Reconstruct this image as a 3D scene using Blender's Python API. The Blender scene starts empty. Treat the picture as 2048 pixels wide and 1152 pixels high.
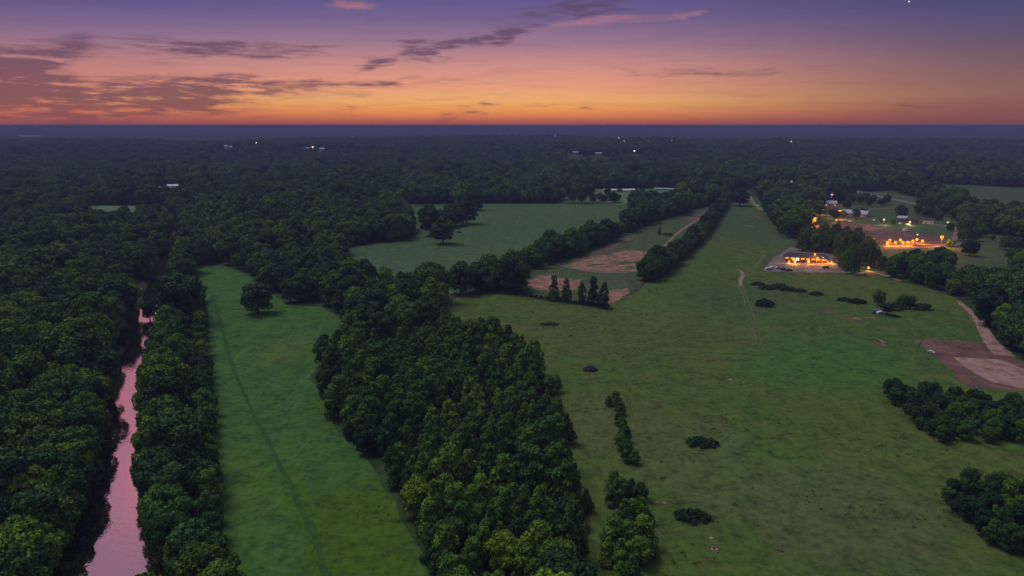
import bpy, bmesh, math, random
import numpy as np
from mathutils import Vector
R = math.radians
C = bpy.context.scene.collection
SC = bpy.context.scene
random.seed(5); rng = np.random.default_rng(5)

# ------------------------------------------------------------------ camera
H = 90.0; F = 1384.0; HOR = 252.0
TH = math.atan((576-HOR)/F)
cam_d = bpy.data.cameras.new('camera'); cam = bpy.data.objects.new('camera', cam_d); C.objects.link(cam)
cam.location = (0, 0, H); cam.rotation_euler = (math.pi/2-TH, 0, 0)
cam_d.sensor_width = 36; cam_d.lens = F/2048*36; cam_d.clip_start = 1; cam_d.clip_end = 120000
SC.camera = cam
SC.render.resolution_x = 1024; SC.render.resolution_y = 576
SC.view_settings.view_transform = 'Standard'; SC.view_settings.look = 'None'
SC.view_settings.exposure = 0; SC.view_settings.gamma = 1
SC.cycles.use_denoising = True
SC.cycles.max_bounces = 4; SC.cycles.diffuse_bounces = 2; SC.cycles.glossy_bounces = 2
SC.cycles.transmission_bounces = 2; SC.cycles.volume_bounces = 0; SC.cycles.transparent_max_bounces = 4
SC.cycles.sample_clamp_indirect = 3

def ray(px, py):
    x = (px-1024)/F; y = (576-py)/F
    return np.array([x, math.cos(TH)+y*math.sin(TH), -math.sin(TH)+y*math.cos(TH)])
def azel(px, py):
    d = ray(px, py); d = d/np.linalg.norm(d)
    return math.degrees(math.atan2(d[0], d[1])), math.degrees(math.asin(d[2]))

def srgb(r, g, b):
    f = lambda c: c/255/12.92 if c/255 <= .04045 else ((c/255+.055)/1.055)**2.4
    return (f(r), f(g), f(b), 1)

# ------------------------------------------------------------------ node helpers
class NT:
    def __init__(s, nt): s.nt = nt; s.n = nt.nodes; s.l = nt.links
    def put(s, sock, v):
        if isinstance(v, bpy.types.NodeSocket): s.l.new(v, sock)
        elif v is not None: sock.default_value = v
    def math(s, op, a, b=None, c=None, clamp=False):
        n = s.n.new('ShaderNodeMath'); n.operation = op; n.use_clamp = clamp
        s.put(n.inputs[0], a); s.put(n.inputs[1], b); s.put(n.inputs[2], c); return n.outputs[0]
    def vmath(s, op, a, b=None, out=0):
        n = s.n.new('ShaderNodeVectorMath'); n.operation = op
        s.put(n.inputs[0], a); s.put(n.inputs[1], b); return n.outputs[out]
    def mix(s, f, a, b, blend='MIX'):
        n = s.n.new('ShaderNodeMix'); n.data_type = 'RGBA'; n.blend_type = blend
        s.put(n.inputs[0], f); s.put(n.inputs[6], a); s.put(n.inputs[7], b); return n.outputs[2]
    def ramp(s, f, stops, interp='LINEAR'):
        n = s.n.new('ShaderNodeValToRGB'); e = n.color_ramp.elements; n.color_ramp.interpolation = interp
        while len(e) < len(stops): e.new(0.5)
        for k, (p, c) in enumerate(stops):
            e[k].position = p; e[k].color = c if len(c) == 4 else (*c, 1)
        s.put(n.inputs[0], f); return n.outputs[0]
    def noise(s, v, scale, detail=3, rough=.55, out=0, dist=0):
        n = s.n.new('ShaderNodeTexNoise'); s.put(n.inputs['Vector'], v)
        n.inputs['Scale'].default_value = scale; n.inputs['Detail'].default_value = detail
        n.inputs['Roughness'].default_value = rough; n.inputs['Distortion'].default_value = dist
        return n.outputs[out]
    def step(s, v, a, b):
        n = s.n.new('ShaderNodeMapRange'); n.interpolation_type = 'SMOOTHSTEP'; n.clamp = True
        s.put(n.inputs[0], v); n.inputs[1].default_value = a; n.inputs[2].default_value = b; return n.outputs[0]
    def blob(s, vec, cx, cy, a, b, rot, amp=1.0):
        n = s.n.new('ShaderNodeMapping'); n.vector_type = 'TEXTURE'; s.l.new(vec, n.inputs[0])
        n.inputs[1].default_value = (cx, cy, 0); n.inputs[2].default_value = (0, 0, rot); n.inputs[3].default_value = (a, b, 1)
        r = s.vmath('DOT_PRODUCT', n.outputs[0], n.outputs[0], out=1)
        return s.math('MULTIPLY', s.math('POWER', math.e, s.math('MULTIPLY', r, -1.0)), amp)
    def add(s, lst):
        o = lst[0]
        for k in lst[1:]: o = s.math('ADD', o, k)
        return o

# ------------------------------------------------------------------ world: dusk sky by direction
world = bpy.data.worlds.new('World'); SC.world = world; world.use_nodes = True
w = NT(world.node_tree); w.n.clear()
bg = w.n.new('ShaderNodeBackground'); wo = w.n.new('ShaderNodeOutputWorld'); w.l.new(bg.outputs[0], wo.inputs[0])
tc = w.n.new('ShaderNodeTexCoord'); D = w.vmath('NORMALIZE', tc.outputs['Generated'])
sp = w.n.new('ShaderNodeSeparateXYZ'); w.l.new(D, sp.inputs[0])
AZ = w.math('MULTIPLY', w.math('ARCTAN2', sp.outputs[0], sp.outputs[1]), 180/math.pi)
EL = w.math('MULTIPLY', w.math('ARCSINE', sp.outputs[2]), 180/math.pi)
ELn = w.math('DIVIDE', EL, 60.0, clamp=True)
def skyramp(rows): return w.ramp(ELn, [(e/60, c if len(c) == 4 else srgb(*c)) for e, c in rows])
TOP = [(15, (92, 84, 126)), (26, (0.15, 0.16, 0.24, 1)), (38, (0.22, 0.25, 0.33, 1)), (60, (0.29, 0.34, 0.40, 1))]
cen = skyramp([(0, (164, 80, 72)), (.5, (204, 108, 82)), (1.1, (236, 148, 84)), (1.9, (240, 174, 108)), (3.2, (230, 156, 126)), (4.6, (206, 144, 136)), (6.2, (160, 122, 144)), (8.0, (118, 100, 142)), (9.6, (96, 88, 142))] + TOP)
lef = skyramp([(0, (164, 84, 80)), (.6, (184, 98, 86)), (1.6, (214, 132, 98)), (3.0, (206, 132, 118)), (4.6, (178, 124, 130)), (6.2, (134, 108, 140)), (8.0, (98, 88, 136)), (9.6, (78, 78, 134))] + TOP)
rig = skyramp([(0, (134, 80, 80)), (.8, (132, 82, 84)), (2.2, (142, 100, 92)), (4.0, (120, 94, 102)), (5.6, (98, 84, 110)), (7.5, (78, 76, 116)), (9.6, (62, 66, 108))] + TOP)
off = w.math('ADD', AZ, 2.0)
fr = w.step(off, 4, 40); fl = w.step(w.math('MULTIPLY', off, -1.0), 5, 36)
sky = w.mix(fr, w.mix(fl, cen, lef), rig)
# behind the camera the low sky is a plain dusk violet
back = w.step(w.math('ABSOLUTE', AZ), 50, 110)
sky = w.mix(back, sky, skyramp([(0, (84, 78, 112)), (12, (100, 92, 134))] + TOP[1:]))
P = w.n.new('ShaderNodeCombineXYZ'); w.l.new(AZ, P.inputs[0]); w.l.new(EL, P.inputs[1])
stretch = w.n.new('ShaderNodeMapping'); w.l.new(P.outputs[0], stretch.inputs[0]); stretch.inputs[3].default_value = (.16, 1, 1); stretch.inputs[2].default_value = (0, 0, R(2))
nz = w.noise(stretch.outputs[0], 1.0, 5, .6); nzf = w.noise(stretch.outputs[0], 3.2, 4, .6)
st2 = w.n.new('ShaderNodeMapping'); w.l.new(P.outputs[0], st2.inputs[0]); st2.inputs[3].default_value = (.10, 1, 1); st2.inputs[2].default_value = (0, 0, R(-3)); nzs = w.noise(st2.outputs[0], 1.9, 5, .62, dist=.5)
st3 = w.n.new('ShaderNodeMapping'); w.l.new(P.outputs[0], st3.inputs[0]); st3.inputs[3].default_value = (.5, 1.6, 1)
wc = w.noise(stretch.outputs[0], .9, 2, .5, out=1); wf = w.noise(st3.outputs[0], 1.0, 4, .65, out=1)
warp = w.vmath('ADD', w.vmath('MULTIPLY', w.vmath('SUBTRACT', wc, (.5, .5, .5)), (5.0, 1.3, 0)), w.vmath('MULTIPLY', w.vmath('SUBTRACT', wf, (.5, .5, .5)), (3.2, .85, 0)))
Q = w.vmath('ADD', P.outputs[0], warp)
def cl(p1, p2, th, amp=1.0):
    a, b = azel(*p1), azel(*p2)
    cx, cy = (a[0]+b[0])/2, (a[1]+b[1])/2; dx, dy = b[0]-a[0], b[1]-a[1]
    return w.blob(Q, cx, cy, max(math.hypot(dx, dy)/2*.8, .2), th/25.0, math.atan2(dy, dx), amp)
dark = w.add([cl((-140, 200), (600, 180), 30, 2.2), cl((200, 172), (680, 168), 13, 1.3), cl((-140, 232), (540, 214), 20, 1.3), cl((10, 170), (160, 92), 28, 2.1), cl((-120, 130), (90, 150), 38, 2.1), cl((-160, 175), (130, 165), 28, 1.4),
              cl((60, 92), (330, 98), 14, .8), cl((220, 92), (640, 104), 15, 1.7), cl((230, 86), (560, 108), 9, .7), cl((120, 62), (215, 80), 9, .9), cl((560, 98), (760, 116), 7, .7),
              cl((715, 134), (800, 116), 10, 2.0), cl((780, 86), (900, 112), 14, 2.0), cl((830, 102), (1060, 62), 13, 2.2), cl((1020, 34), (1290, -2), 22, 2.0), cl((960, 80), (1080, 56), 9, 1.6), cl((1060, 50), (1200, 30), 12, .8),
              cl((690, 168), (900, 158), 11, 1.4), cl((560, 162), (760, 168), 8, .8), cl((870, 242), (970, 222), 9, 1.4), cl((890, 214), (1030, 202), 6, 1.2), cl((760, 200), (900, 198), 6, .6), cl((600, 190), (800, 184), 7, .6),
              cl((620, 212), (760, 222), 7, 1.0), cl((1050, 206), (1140, 208), 4, 1.1), cl((1140, 216), (1180, 219), 4, 1.1), cl((900, 160), (1050, 165), 5, .6),
              cl((1160, 140), (1460, 146), 8, .75), cl((1330, 150), (1720, 130), 9, .95), cl((1760, 214), (1890, 208), 9, 1.2), cl((1890, 250), (1960, 246), 5, .9), cl((1560, 226), (1900, 232), 10, .5), cl((1400, 190), (1700, 205), 10, .4)])
dm = w.math('MULTIPLY', dark, w.math('ADD', .55, w.math('ADD', w.math('MULTIPLY', w.math('SUBTRACT', nzf, .5), 1.6), w.math('MULTIPLY', w.math('SUBTRACT', nzs, .5), 2.6))))
dm = w.step(dm, .05, 1.4)
ccol = w.ramp(w.math('DIVIDE', EL, 12.0, clamp=True), [(0, srgb(150, 84, 84)), (.15, srgb(126, 82, 88)), (.35, srgb(112, 80, 98)), (.6, srgb(104, 78, 106)), (1, srgb(88, 70, 108))])
sky = w.mix(w.math('MULTIPLY', dm, .88), sky, ccol)
# very faint, wide streaks everywhere so the glow is not a clean gradient
sky = w.mix(w.math('MULTIPLY', w.step(nzs, .45, .75), .16), sky, ccol)
# rosy lit wisps
lit = w.add([cl((1030, 62), (1400, 22), 12, .75), cl((900, 96), (1110, 66), 7, .6), cl((620, 4), (790, 16), 10, .8), cl((150, 190), (420, 150), 8, .5), cl((1290, 44), (1420, 20), 8, .5),
             cl((700, 205), (900, 190), 5, .4), cl((1640, 24), (1760, 14), 7, .4)])
lm = w.step(w.math('MULTIPLY', lit, w.math('ADD', nz, .35)), .25, 1.0)
sky = w.mix(w.math('MULTIPLY', lm, .6), sky, srgb(212, 134, 126))
# higher rosy cloud above the frame, over the river side (seen mirrored in the water)
pk = w.add([w.blob(Q, -27, 14, 22, 6, 0, 1.2), w.blob(Q, -27, 25, 15, 4.5, .2, 1.0), w.blob(Q, -34, 33, 10, 6, 0, .45)])
pkm = w.math('MULTIPLY', w.step(w.math('MULTIPLY', pk, w.math('ADD', nz, .6)), .2, .9), w.step(EL, 9.0, 12.5))
sky = w.mix(w.math('MULTIPLY', pkm, .95), sky, w.mix(w.step(nzf, .42, .56), srgb(232, 150, 142), srgb(168, 134, 176)))
sky = w.mix(w.step(EL, -0.5, -3.0), sky, (.03, .03, .05, 1))
w.l.new(sky, bg.inputs[0]); bg.inputs[1].default_value = 1.0
# afterglow: one very soft lamp from the side the sun went down, high enough to model the crowns
sun_d = bpy.data.lights.new('sun', 'SUN'); sun_d.energy = 1.55; sun_d.angle = R(26); sun_d.color = (1.0, .95, .80)
sun = bpy.data.objects.new('sun', sun_d); C.objects.link(sun)
sdir = Vector((-0.55, 0.25, 1.1)).normalized()
sun.rotation_euler = sdir.to_track_quat('Z', 'Y').to_euler()

# ------------------------------------------------------------------ terrain
def plane_hit(px, py, z=0.0):
    d = ray(px, py); t = (z-H)/d[2]
    return np.array([d[0]*t, d[1]*t])
FAR = [(612, 299, 27), (644, 300, 27), (456, 297, 27), (517, 290, 27), (1127, 304, 27), (1151, 309, 27), (1175, 304, 27), (1197, 311, 27), (1247, 288, 27),
       (1266, 307, 27), (1294, 284, 27), (1341, 284, 27), (1578, 287, 27), (1110, 276, 34), (340, 379, 9), (1569, 370, 9), (20, 275, 34)]
KN = []
for px, py, hk in FAR:
    q = plane_hit(px, py, hk); KN.append((q[0], q[1], hk, 70.0 if py < 340 else 45.0))
MOUNDS = []
def sst(a, b, v):
    t = np.clip((v-a)/(b-a), 0, 1); return t*t*(3-2*t)
def terr(x, y):
    x = np.asarray(x, float); y = np.asarray(y, float); d = np.hypot(x, y)
    n = (np.sin(x/310+1.3+np.sin(y/420))*.5+np.sin(y/270+np.sin(x/510+2)*1.4)*.6+np.sin((x+y)/180+.5)*.25+1.2)/2.4
    z = sst(1200, 2300, d)*n*20
    m = (np.sin(x/2100+.7+np.sin(y/2700))+np.sin(y/1500+1.9*np.sin(x/3900))+np.sin(x/900+y/1300)*.5+2.5)/5
    z = z+sst(4500, 12000, d)*m*44
    for mx_, my_, mr_, mh_ in MOUNDS: z = z+mh_*np.clip(1-((x-mx_)**2+(y-my_)**2)/mr_**2, 0, 1)**1.5
    for kx, ky, hk, s in KN:
        g = np.exp(-((x-kx)**2+(y-ky)**2)/(s*s)); z = z*(1-g)+hk*g
    return z
def Wp(px, py, h=0.0):
    z = h
    for _ in range(12):
        q = plane_hit(px, py, min(z, H-3)); z = .5*z+.5*(float(terr(*q))+h)
    return q
def W3(px, py, h=0.0):
    q = Wp(px, py, 0); return Vector((q[0], q[1], float(terr(*q))+h))
def poly(pts): return np.array([plane_hit(p[0], p[1], p[2] if len(p) > 2 else 0) for p in pts])
def inside(P, x, y):
    r = np.zeros(x.shape, bool); n = len(P); j = n-1
    for i in range(n):
        xi, yi, xj, yj = *P[i], *P[j]
        c = ((yi > y) != (yj > y))
        with np.errstate(divide='ignore', invalid='ignore'): r ^= c & (x < (xj-xi)*(y-yi)/(yj-yi)+xi)
        j = i
    return r
def edist(P, x, y, closed=True):
    d = np.full(x.shape, 1e9); n = len(P)
    for i in range(n if closed else n-1):
        a, b = P[i], P[(i+1) % n]; v = b-a; L = max(v@v, 1e-9)
        t = np.clip(((x-a[0])*v[0]+(y-a[1])*v[1])/L, 0, 1)
        d = np.minimum(d, np.hypot(x-a[0]-t*v[0], y-a[1]-t*v[1]))
    return d

# ------------------------------------------------------------------ object helpers
def mesh_obj(name, verts, faces, mat, parent=None, smooth=False):
    me = bpy.data.meshes.new(name); me.from_pydata([tuple(v) for v in verts], [], faces); me.update()
    if smooth: me.polygons.foreach_set('use_smooth', [True]*len(me.polygons))
    if mat: me.materials.append(mat)
    o = bpy.data.objects.new(name, me); C.objects.link(o)
    if parent: o.parent = parent
    return o
def tag(o, label=None, cat=None, group=None, kind=None):
    if label: o['label'] = label
    if cat: o['category'] = cat
    if group: o['group'] = group
    if kind: o['kind'] = kind
    return o
def thing(name, label, cat, loc, rot=0, group=None):
    o = bpy.data.objects.new(name, None); C.objects.link(o); o.location = loc; o.rotation_euler = (0, 0, rot)
    o.empty_display_size = .5
    return tag(o, label, cat, group)
class MB:
    def __init__(s): s.v = []; s.f = []
    def box(s, c, d, rz=0, taper=1.0):
        k = len(s.v); cs, sn = math.cos(rz), math.sin(rz)
        for z in (-.5, .5):
            t = 1 if z < 0 else taper
            for x, y in ((-.5, -.5), (.5, -.5), (.5, .5), (-.5, .5)):
                X, Y = x*d[0]*t, y*d[1]*t; s.v.append((c[0]+X*cs-Y*sn, c[1]+X*sn+Y*cs, c[2]+z*d[2]))
        s.f += [tuple(k+i for i in q) for q in ((0, 3, 2, 1), (4, 5, 6, 7), (0, 1, 5, 4), (1, 2, 6, 5), (2, 3, 7, 6), (3, 0, 4, 7))]; return s
    def tube(s, p, q, r0, r1, n=8):
        p, q = Vector(p), Vector(q); a = (q-p).normalized(); u = a.orthogonal().normalized(); v = a.cross(u); k = len(s.v)
        for c, r in ((p, r0), (q, r1)):
            for i in range(n):
                t = 2*math.pi*i/n; s.v.append(tuple(c+u*math.cos(t)*r+v*math.sin(t)*r))
        for i in range(n): s.f.append((k+i, k+(i+1) % n, k+n+(i+1) % n, k+n+i))
        s.f.append(tuple(k+n-1-i for i in range(n))); s.f.append(tuple(k+n+i for i in range(n))); return s
    def ball(s, c, r, n=10, m=6, sq=1.0):
        k = len(s.v)
        s.v.append((c[0], c[1], c[2]-r*sq))
        for j in range(1, m):
            a = -math.pi/2+math.pi*j/m
            for i in range(n): s.v.append((c[0]+r*math.cos(a)*math.cos(2*math.pi*i/n), c[1]+r*math.cos(a)*math.sin(2*math.pi*i/n), c[2]+r*sq*math.sin(a)))
        s.v.append((c[0], c[1], c[2]+r*sq)); T = len(s.v)-1
        for i in range(n):
            s.f.append((k, k+1+(i+1) % n, k+1+i)); s.f.append((T, k+1+(m-2)*n+i, k+1+(m-2)*n+(i+1) % n))
            for j in range(m-2): s.f.append((k+1+j*n+i, k+1+j*n+(i+1) % n, k+1+(j+1)*n+(i+1) % n, k+1+(j+1)*n+i))
        return s
    def prism(s, prof, y0, y1):            # profile in x,z extruded along y
        k = len(s.v); n = len(prof)
        for y in (y0, y1):
            for x, z in prof: s.v.append((x, y, z))
        s.f.append(tuple(range(k, k+n))); s.f.append(tuple(range(k+2*n-1, k+n-1, -1)))
        for i in range(n): s.f.append((k+i, k+n+i, k+n+(i+1) % n, k+(i+1) % n))
        return s
    def build(s, name, mat, parent=None, smooth=False): return mesh_obj(name, s.v, s.f, mat, parent, smooth)

# ------------------------------------------------------------------ materials
def mat(name):
    m = bpy.data.materials.new(name); m.use_nodes = True; nt = NT(m.node_tree)
    b = m.node_tree.nodes['Principled BSDF']; b.inputs['Roughness'].default_value = .9; b.inputs['Specular IOR Level'].default_value = .15
    return m, nt, b
def flat(name, c, c2=None, scale=1.0, rough=.8, spec=.2, metal=0, bump=0):
    m, n, b = mat(name); b.inputs['Roughness'].default_value = rough; b.inputs['Specular IOR Level'].default_value = spec; b.inputs['Metallic'].default_value = metal
    g = n.n.new('ShaderNodeNewGeometry').outputs['Position']; z = n.noise(g, scale, 5, .65)
    c2 = c2 or tuple(k*.65 for k in c)
    n.put(b.inputs['Base Color'], n.ramp(z, [(.35, c2), (.65, c)]))
    if bump:
        bn = n.n.new('ShaderNodeBump'); bn.inputs['Distance'].default_value = bump; n.l.new(z, bn.inputs['Height']); n.l.new(bn.outputs[0], b.inputs['Normal'])
    return m
def glow(name, c, s):
    m = bpy.data.materials.new(name); m.use_nodes = True; n = NT(m.node_tree); n.n.clear()
    e = n.n.new('ShaderNodeEmission'); e.inputs[0].default_value = (*c, 1); e.inputs[1].default_value = s
    o = n.n.new('ShaderNodeOutputMaterial'); n.l.new(e.outputs[0], o.inputs[0]); return m

def grass_mat(name, base, patch, dry, scale=.02, blobs=(), extra=()):
    """mottled sward: big patches, streaks, small weeds; blobs are patches of another growth with a place of their own"""
    m, n, b = mat(name)
    g = n.n.new('ShaderNodeNewGeometry').outputs['Position']
    n1 = n.noise(g, scale, 4, .6, dist=.6); n2 = n.noise(g, scale*5.5, 4, .65); n3 = n.noise(g, .5, 4, .7); n4 = n.noise(g, .16, 3, .6)
    st = n.n.new('ShaderNodeMapping'); n.l.new(g, st.inputs[0]); st.inputs[2].default_value = (0, 0, R(-18)); st.inputs[3].default_value = (1.4, .25, 1)
    n5 = n.noise(st.outputs[0], .12, 4, .6); st2 = n.n.new('ShaderNodeMapping'); n.l.new(g, st2.inputs[0]); st2.inputs[2].default_value = (0, 0, R(24)); st2.inputs[3].default_value = (1.0, .07, 1); n6 = n.noise(st2.outputs[0], .35, 3, .6)
    c = n.mix(n.step(n1, .35, .65), base, patch)
    c = n.mix(n.math('MULTIPLY', n.step(n2, .5, .72), .75), c, dry)
    c = n.mix(n.math('MULTIPLY', n.step(n5, .52, .75), .5), c, tuple(k*.6 for k in base[:3])+(1,))
    c = n.mix(n.math('MULTIPLY', n.step(n6, .55, .7), .35), c, tuple(k*1.5 for k in base[:3])+(1,))
    for (px, py, a, bb, rot, col, amp) in blobs:
        q = plane_hit(px, py); warp = n.vmath('MULTIPLY', n.vmath('SUBTRACT', n.noise(g, .06, 4, .6, out=1), (.5, .5, .5)), (a*1.6, bb*1.6, 0))
        bl = n.blob(n.vmath('MULTIPLY', n.vmath('ADD', g, warp), (1, 1, 0)), q[0], q[1], a, bb, rot, 1.0)
        c = n.mix(n.math('MULTIPLY', n.step(bl, .25, .75), amp), c, col)
    v = n.math('ADD', n.math('MULTIPLY', n3, 1.0), n.math('MULTIPLY', n4, .7))
    c = n.mix(1.0, c, n.ramp(v, [(.62, (.52, .54, .54)), (.8, (.95, .95, .95)), (.98, (1.3, 1.28, 1.2))]), 'MULTIPLY')
    n.put(b.inputs['Base Color'], c)
    bn = n.n.new('ShaderNodeBump'); bn.inputs['Distance'].default_value = .6; bn.inputs['Strength'].default_value = .8
    n.l.new(v, bn.inputs['Height']); n.l.new(bn.outputs[0], b.inputs['Normal'])
    return m

YG = (.050, .100, .008, 1)
M = {}
M['floor'] = flat('forest_floor', (.034, .068, .020), (.014, .030, .011), .25)
M['lm'] = grass_mat('left_meadow_grass', (.048, .112, .022, 1), (.040, .100, .024, 1), (.058, .116, .020, 1), .012,
    blobs=[(720, 1060, 14, 30, .5, YG, .9), (590, 985, 4, 14, .35, YG, .8), (645, 1110, 6, 12, .3, YG, .7), (570, 700, 12, 22, 0, (.075, .12, .02, 1), .7), (655, 790, 7, 30, .25, YG, .85),
           (440, 1100, 6, 22, .5, YG, .6), (480, 960, 6, 30, .5, (.07, .125, .02, 1), .5)])
BR = (.088, .086, .032, 1)
M['rm'] = grass_mat('right_meadow_grass', (.050, .100, .018, 1), (.070, .102, .020, 1), (.094, .100, .028, 1), .013,
    blobs=[(1640, 730, 40, 38, .3, (.042, .115, .018, 1), .75), (1200, 650, 60, 50, 0, BR, .5), (1290, 600, 26, 50, 0, (.07, .12, .02, 1), .5), (1560, 960, 22, 30, .6, (.045, .12, .016, 1), .7),
           (1330, 900, 30, 50, .6, (.09, .095, .045, 1), .4), (1700, 1030, 28, 26, .2, (.085, .085, .05, 1), .5), (1500, 600, 50, 50, 0, (.045, .085, .03, 1), .6), (1480, 450, 50, 160, 0, (.045, .085, .035, 1), .7)])
M['mp'] = grass_mat('middle_pasture_grass', (.062, .110, .040, 1), (.050, .100, .042, 1), (.085, .115, .045, 1), .012)
M['df'] = grass_mat('worn_field_grass', (.052, .090, .034, 1), (.070, .080, .038, 1), (.11, .08, .055, 1), .03)
M['fa'] = grass_mat('farmyard_grass', (.050, .085, .034, 1), (.060, .085, .038, 1), (.085, .08, .045, 1), .015)
M['df2'] = M['df']
M['lf'] = grass_mat('far_field_grass', (.10, .17, .08, 1), (.09, .16, .08, 1), (.11, .16, .08, 1), .02)
M['dirt'] = flat('red_dirt', (.40, .20, .17), (.11, .08, .045), .2, .95, .1, bump=.2)
M['dirt2'] = flat('dark_dirt', (.20, .105, .10), (.09, .052, .05), .1, .95, .1, bump=.2)
M['dirt3'] = flat('pale_dirt', (.40, .25, .23), (.20, .11, .10), .18, .95, .1, bump=.2)
M['track'] = flat('pale_track', (.30, .22, .17), (.20, .14, .11), .3, .95, .1)
M['rut'] = flat('worn_rut', (.16, .14, .09), (.07, .10, .04), .25, .95, .1)
M['asph'] = flat('grey_asphalt', (.20, .20, .22), (.15, .15, .17), .2, .9)
M['conc'] = flat('pale_paving', (.26, .20, .21), (.10, .08, .08), .22, .9)
M['swale'] = flat('rank_dark_grass', (.044, .100, .022), (.026, .064, .015), .35, .95, .1, bump=.5)
M['bank'] = flat('river_mud', (.028, .03, .016), (.014, .018, .009), .4)
M['bark'] = flat('bark', (.07, .055, .04), (.03, .025, .02), 3.0)
M['white'] = flat('white_paint', (.75, .75, .78), (.6, .6, .63), 1.0, .6)
M['cream'] = flat('cream_siding', (.5, .48, .46), (.4, .38, .38), 1.0, .7)
M['greyroof'] = flat('pale_metal_roof', (.42, .46, .58), (.33, .37, .48), .8, .5, .4)
M['darkroof'] = flat('dark_shingle', (.06, .06, .07), (.04, .04, .05), 1.5)
M['blueroof'] = flat('blue_metal_roof', (.25, .42, .60), (.20, .36, .52), .8, .45, .4)
M['brick'] = flat('brown_timber', (.16, .09, .06), (.10, .06, .04), 1.0)
M['glass'] = flat('dark_glass', (.03, .04, .05), (.02, .03, .04), 1, .1, .6)
M['blue'] = flat('blue_paint', (.10, .15, .42), (.07, .10, .3), 1, .4, .5)
M['redp'] = flat('red_paint', (.4, .05, .04), (.3, .04, .03), 1, .4, .5)
M['black'] = flat('black_rubber', (.02, .02, .02), (.015, .015, .015), 1)
M['steel'] = flat('dark_steel', (.12, .12, .13), (.08, .08, .09), 1, .5, .4)
M['slate'] = flat('violet_grey_brush', (.07, .065, .13), (.035, .035, .075), 1.2)
M['wood'] = flat('weathered_wood', (.3, .24, .18), (.2, .15, .11), 2)
M['amber'] = glow('amber_lamp', (1.0, .30, .025), 2.6)
M['warm'] = glow('warm_lamp', (1.0, .55, .18), 2.4)
M['pale'] = glow('pale_yellow_lamp', (1.0, .80, .38), 1.5)
M['cool'] = glow('white_lamp', (1.0, .85, .8), 1.2)
M['rose'] = glow('rose_lamp', (1.0, .45, .35), 1.5)
for k_, c_ in (('rose', (1, .4, .25)), ('cool', (1, .85, .75)), ('warm', (1, .65, .3)), ('pale', (1, .85, .45))): M[k_+'_far'] = glow(k_+'_far_lamp', c_, 4)
M['window'] = glow('lit_window', (1.0, .32, .03), 2.0)
M['doorlit'] = glow('bright_doorway', (1.0, .85, .6), 2.5)

def foliage(name, ramp_, tint=True):
    m, n, b = mat(name)
    oi = n.n.new('ShaderNodeObjectInfo'); c = n.ramp(oi.outputs['Random'], ramp_)
    g = n.n.new('ShaderNodeTexCoord').outputs['Object']
    z = n.noise(g, .55, 3, .6)
    gp = n.n.new('ShaderNodeNewGeometry').outputs['Position']; zz = n.noise(gp, .012, 3, .6)
    c = n.mix(1.0, c, n.ramp(z, [(.35, (.6, .64, .7)), (.65, (1.35, 1.3, 1.1))]), 'MULTIPLY')
    c = n.mix(1.0, c, n.ramp(zz, [(.3, (.66, .80, 1.0)), (.5, (1, 1, 1)), (.68, (1.35, 1.22, .9))]), 'MULTIPLY')
    if tint: c = n.mix(1.0, c, oi.outputs['Color'], 'MULTIPLY')
    n.put(b.inputs['Base Color'], c); b.inputs['Roughness'].default_value = .75
    return m
M['leaf'] = foliage('broadleaf_foliage', [(0, (.026, .074, .034)), (.25, (.040, .104, .030)), (.55, (.060, .136, .026)), (.82, (.080, .165, .022)), (1, (.105, .190, .020))])
M['leaf2'] = foliage('young_tree_foliage', [(0, (.032, .088, .028)), (.35, (.054, .130, .025)), (.7, (.078, .165, .022)), (1, (.115, .205, .020))])
M['shrub'] = foliage('shrub_foliage', [(0, (.020, .050, .028)), (.6, (.032, .070, .028)), (1, (.050, .085, .028))])

# ------------------------------------------------------------------ areas (each vertex: where it shows in the photo, and how high the thing that draws that edge stands)
A = {}
A['lm'] = poly([(420, 1800), (408, 1400), (395, 1152), (390, 1050), (388, 900), (386, 760), (384, 680), (387, 600), (398, 532), (440, 528), (490, 545), (530, 575), (575, 612), (640, 613), (697, 640), (662, 668, 7), (622, 735, 3), (645, 790, 2), (672, 868), (745, 925), (785, 1000), (822, 1070), (850, 1152), (905, 1400), (960, 1800)])
A['mp'] = poly([(790, 409), (1000, 407), (1252, 407), (1264, 425, 12), (1190, 458, 10), (1110, 465, 12), (1045, 492, 12), (940, 522, 14), (880, 548, 14), (770, 565, 12), (742, 535, 12), (700, 510, 12), (690, 497), (745, 487), (832, 480), (836, 462), (805, 425)])
A['df'] = poly([(1048, 550), (1112, 528), (1170, 512), (1240, 477), (1300, 450), (1400, 418), (1428, 410), (1436, 418, 6), (1400, 435, 9), (1360, 457, 9), (1332, 492, 9), (1303, 533, 8), (1285, 563, 2), (1245, 595), (1205, 614), (1130, 602), (1062, 592)])
A['rm'] = poly([(882, 616), (920, 592), (990, 588), (1040, 592), (1100, 603), (1206, 618), (1247, 598), (1308, 557), (1361, 522), (1399, 492), (1412, 466), (1446, 431), (1452, 402), (1462, 390), (1500, 380), (1515, 395), (1530, 425), (1552, 455), (1562, 475), (1590, 482), (1596, 546), (1700, 546), (1745, 548), (1790, 562), (1850, 575), (1900, 592), (1928, 606), (1955, 640), (1962, 668), (1985, 692), (2015, 708), (2060, 732), (2130, 765), (2700, 950), (2700, 1800), (1210, 1800), (1200, 1400), (1185, 1152), (1150, 1110), (1178, 1060), (1184, 1025), (1150, 960), (1122, 900), (1132, 850), (1122, 800), (1080, 757), (1030, 715), (978, 680), (930, 657, 3)])
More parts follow.
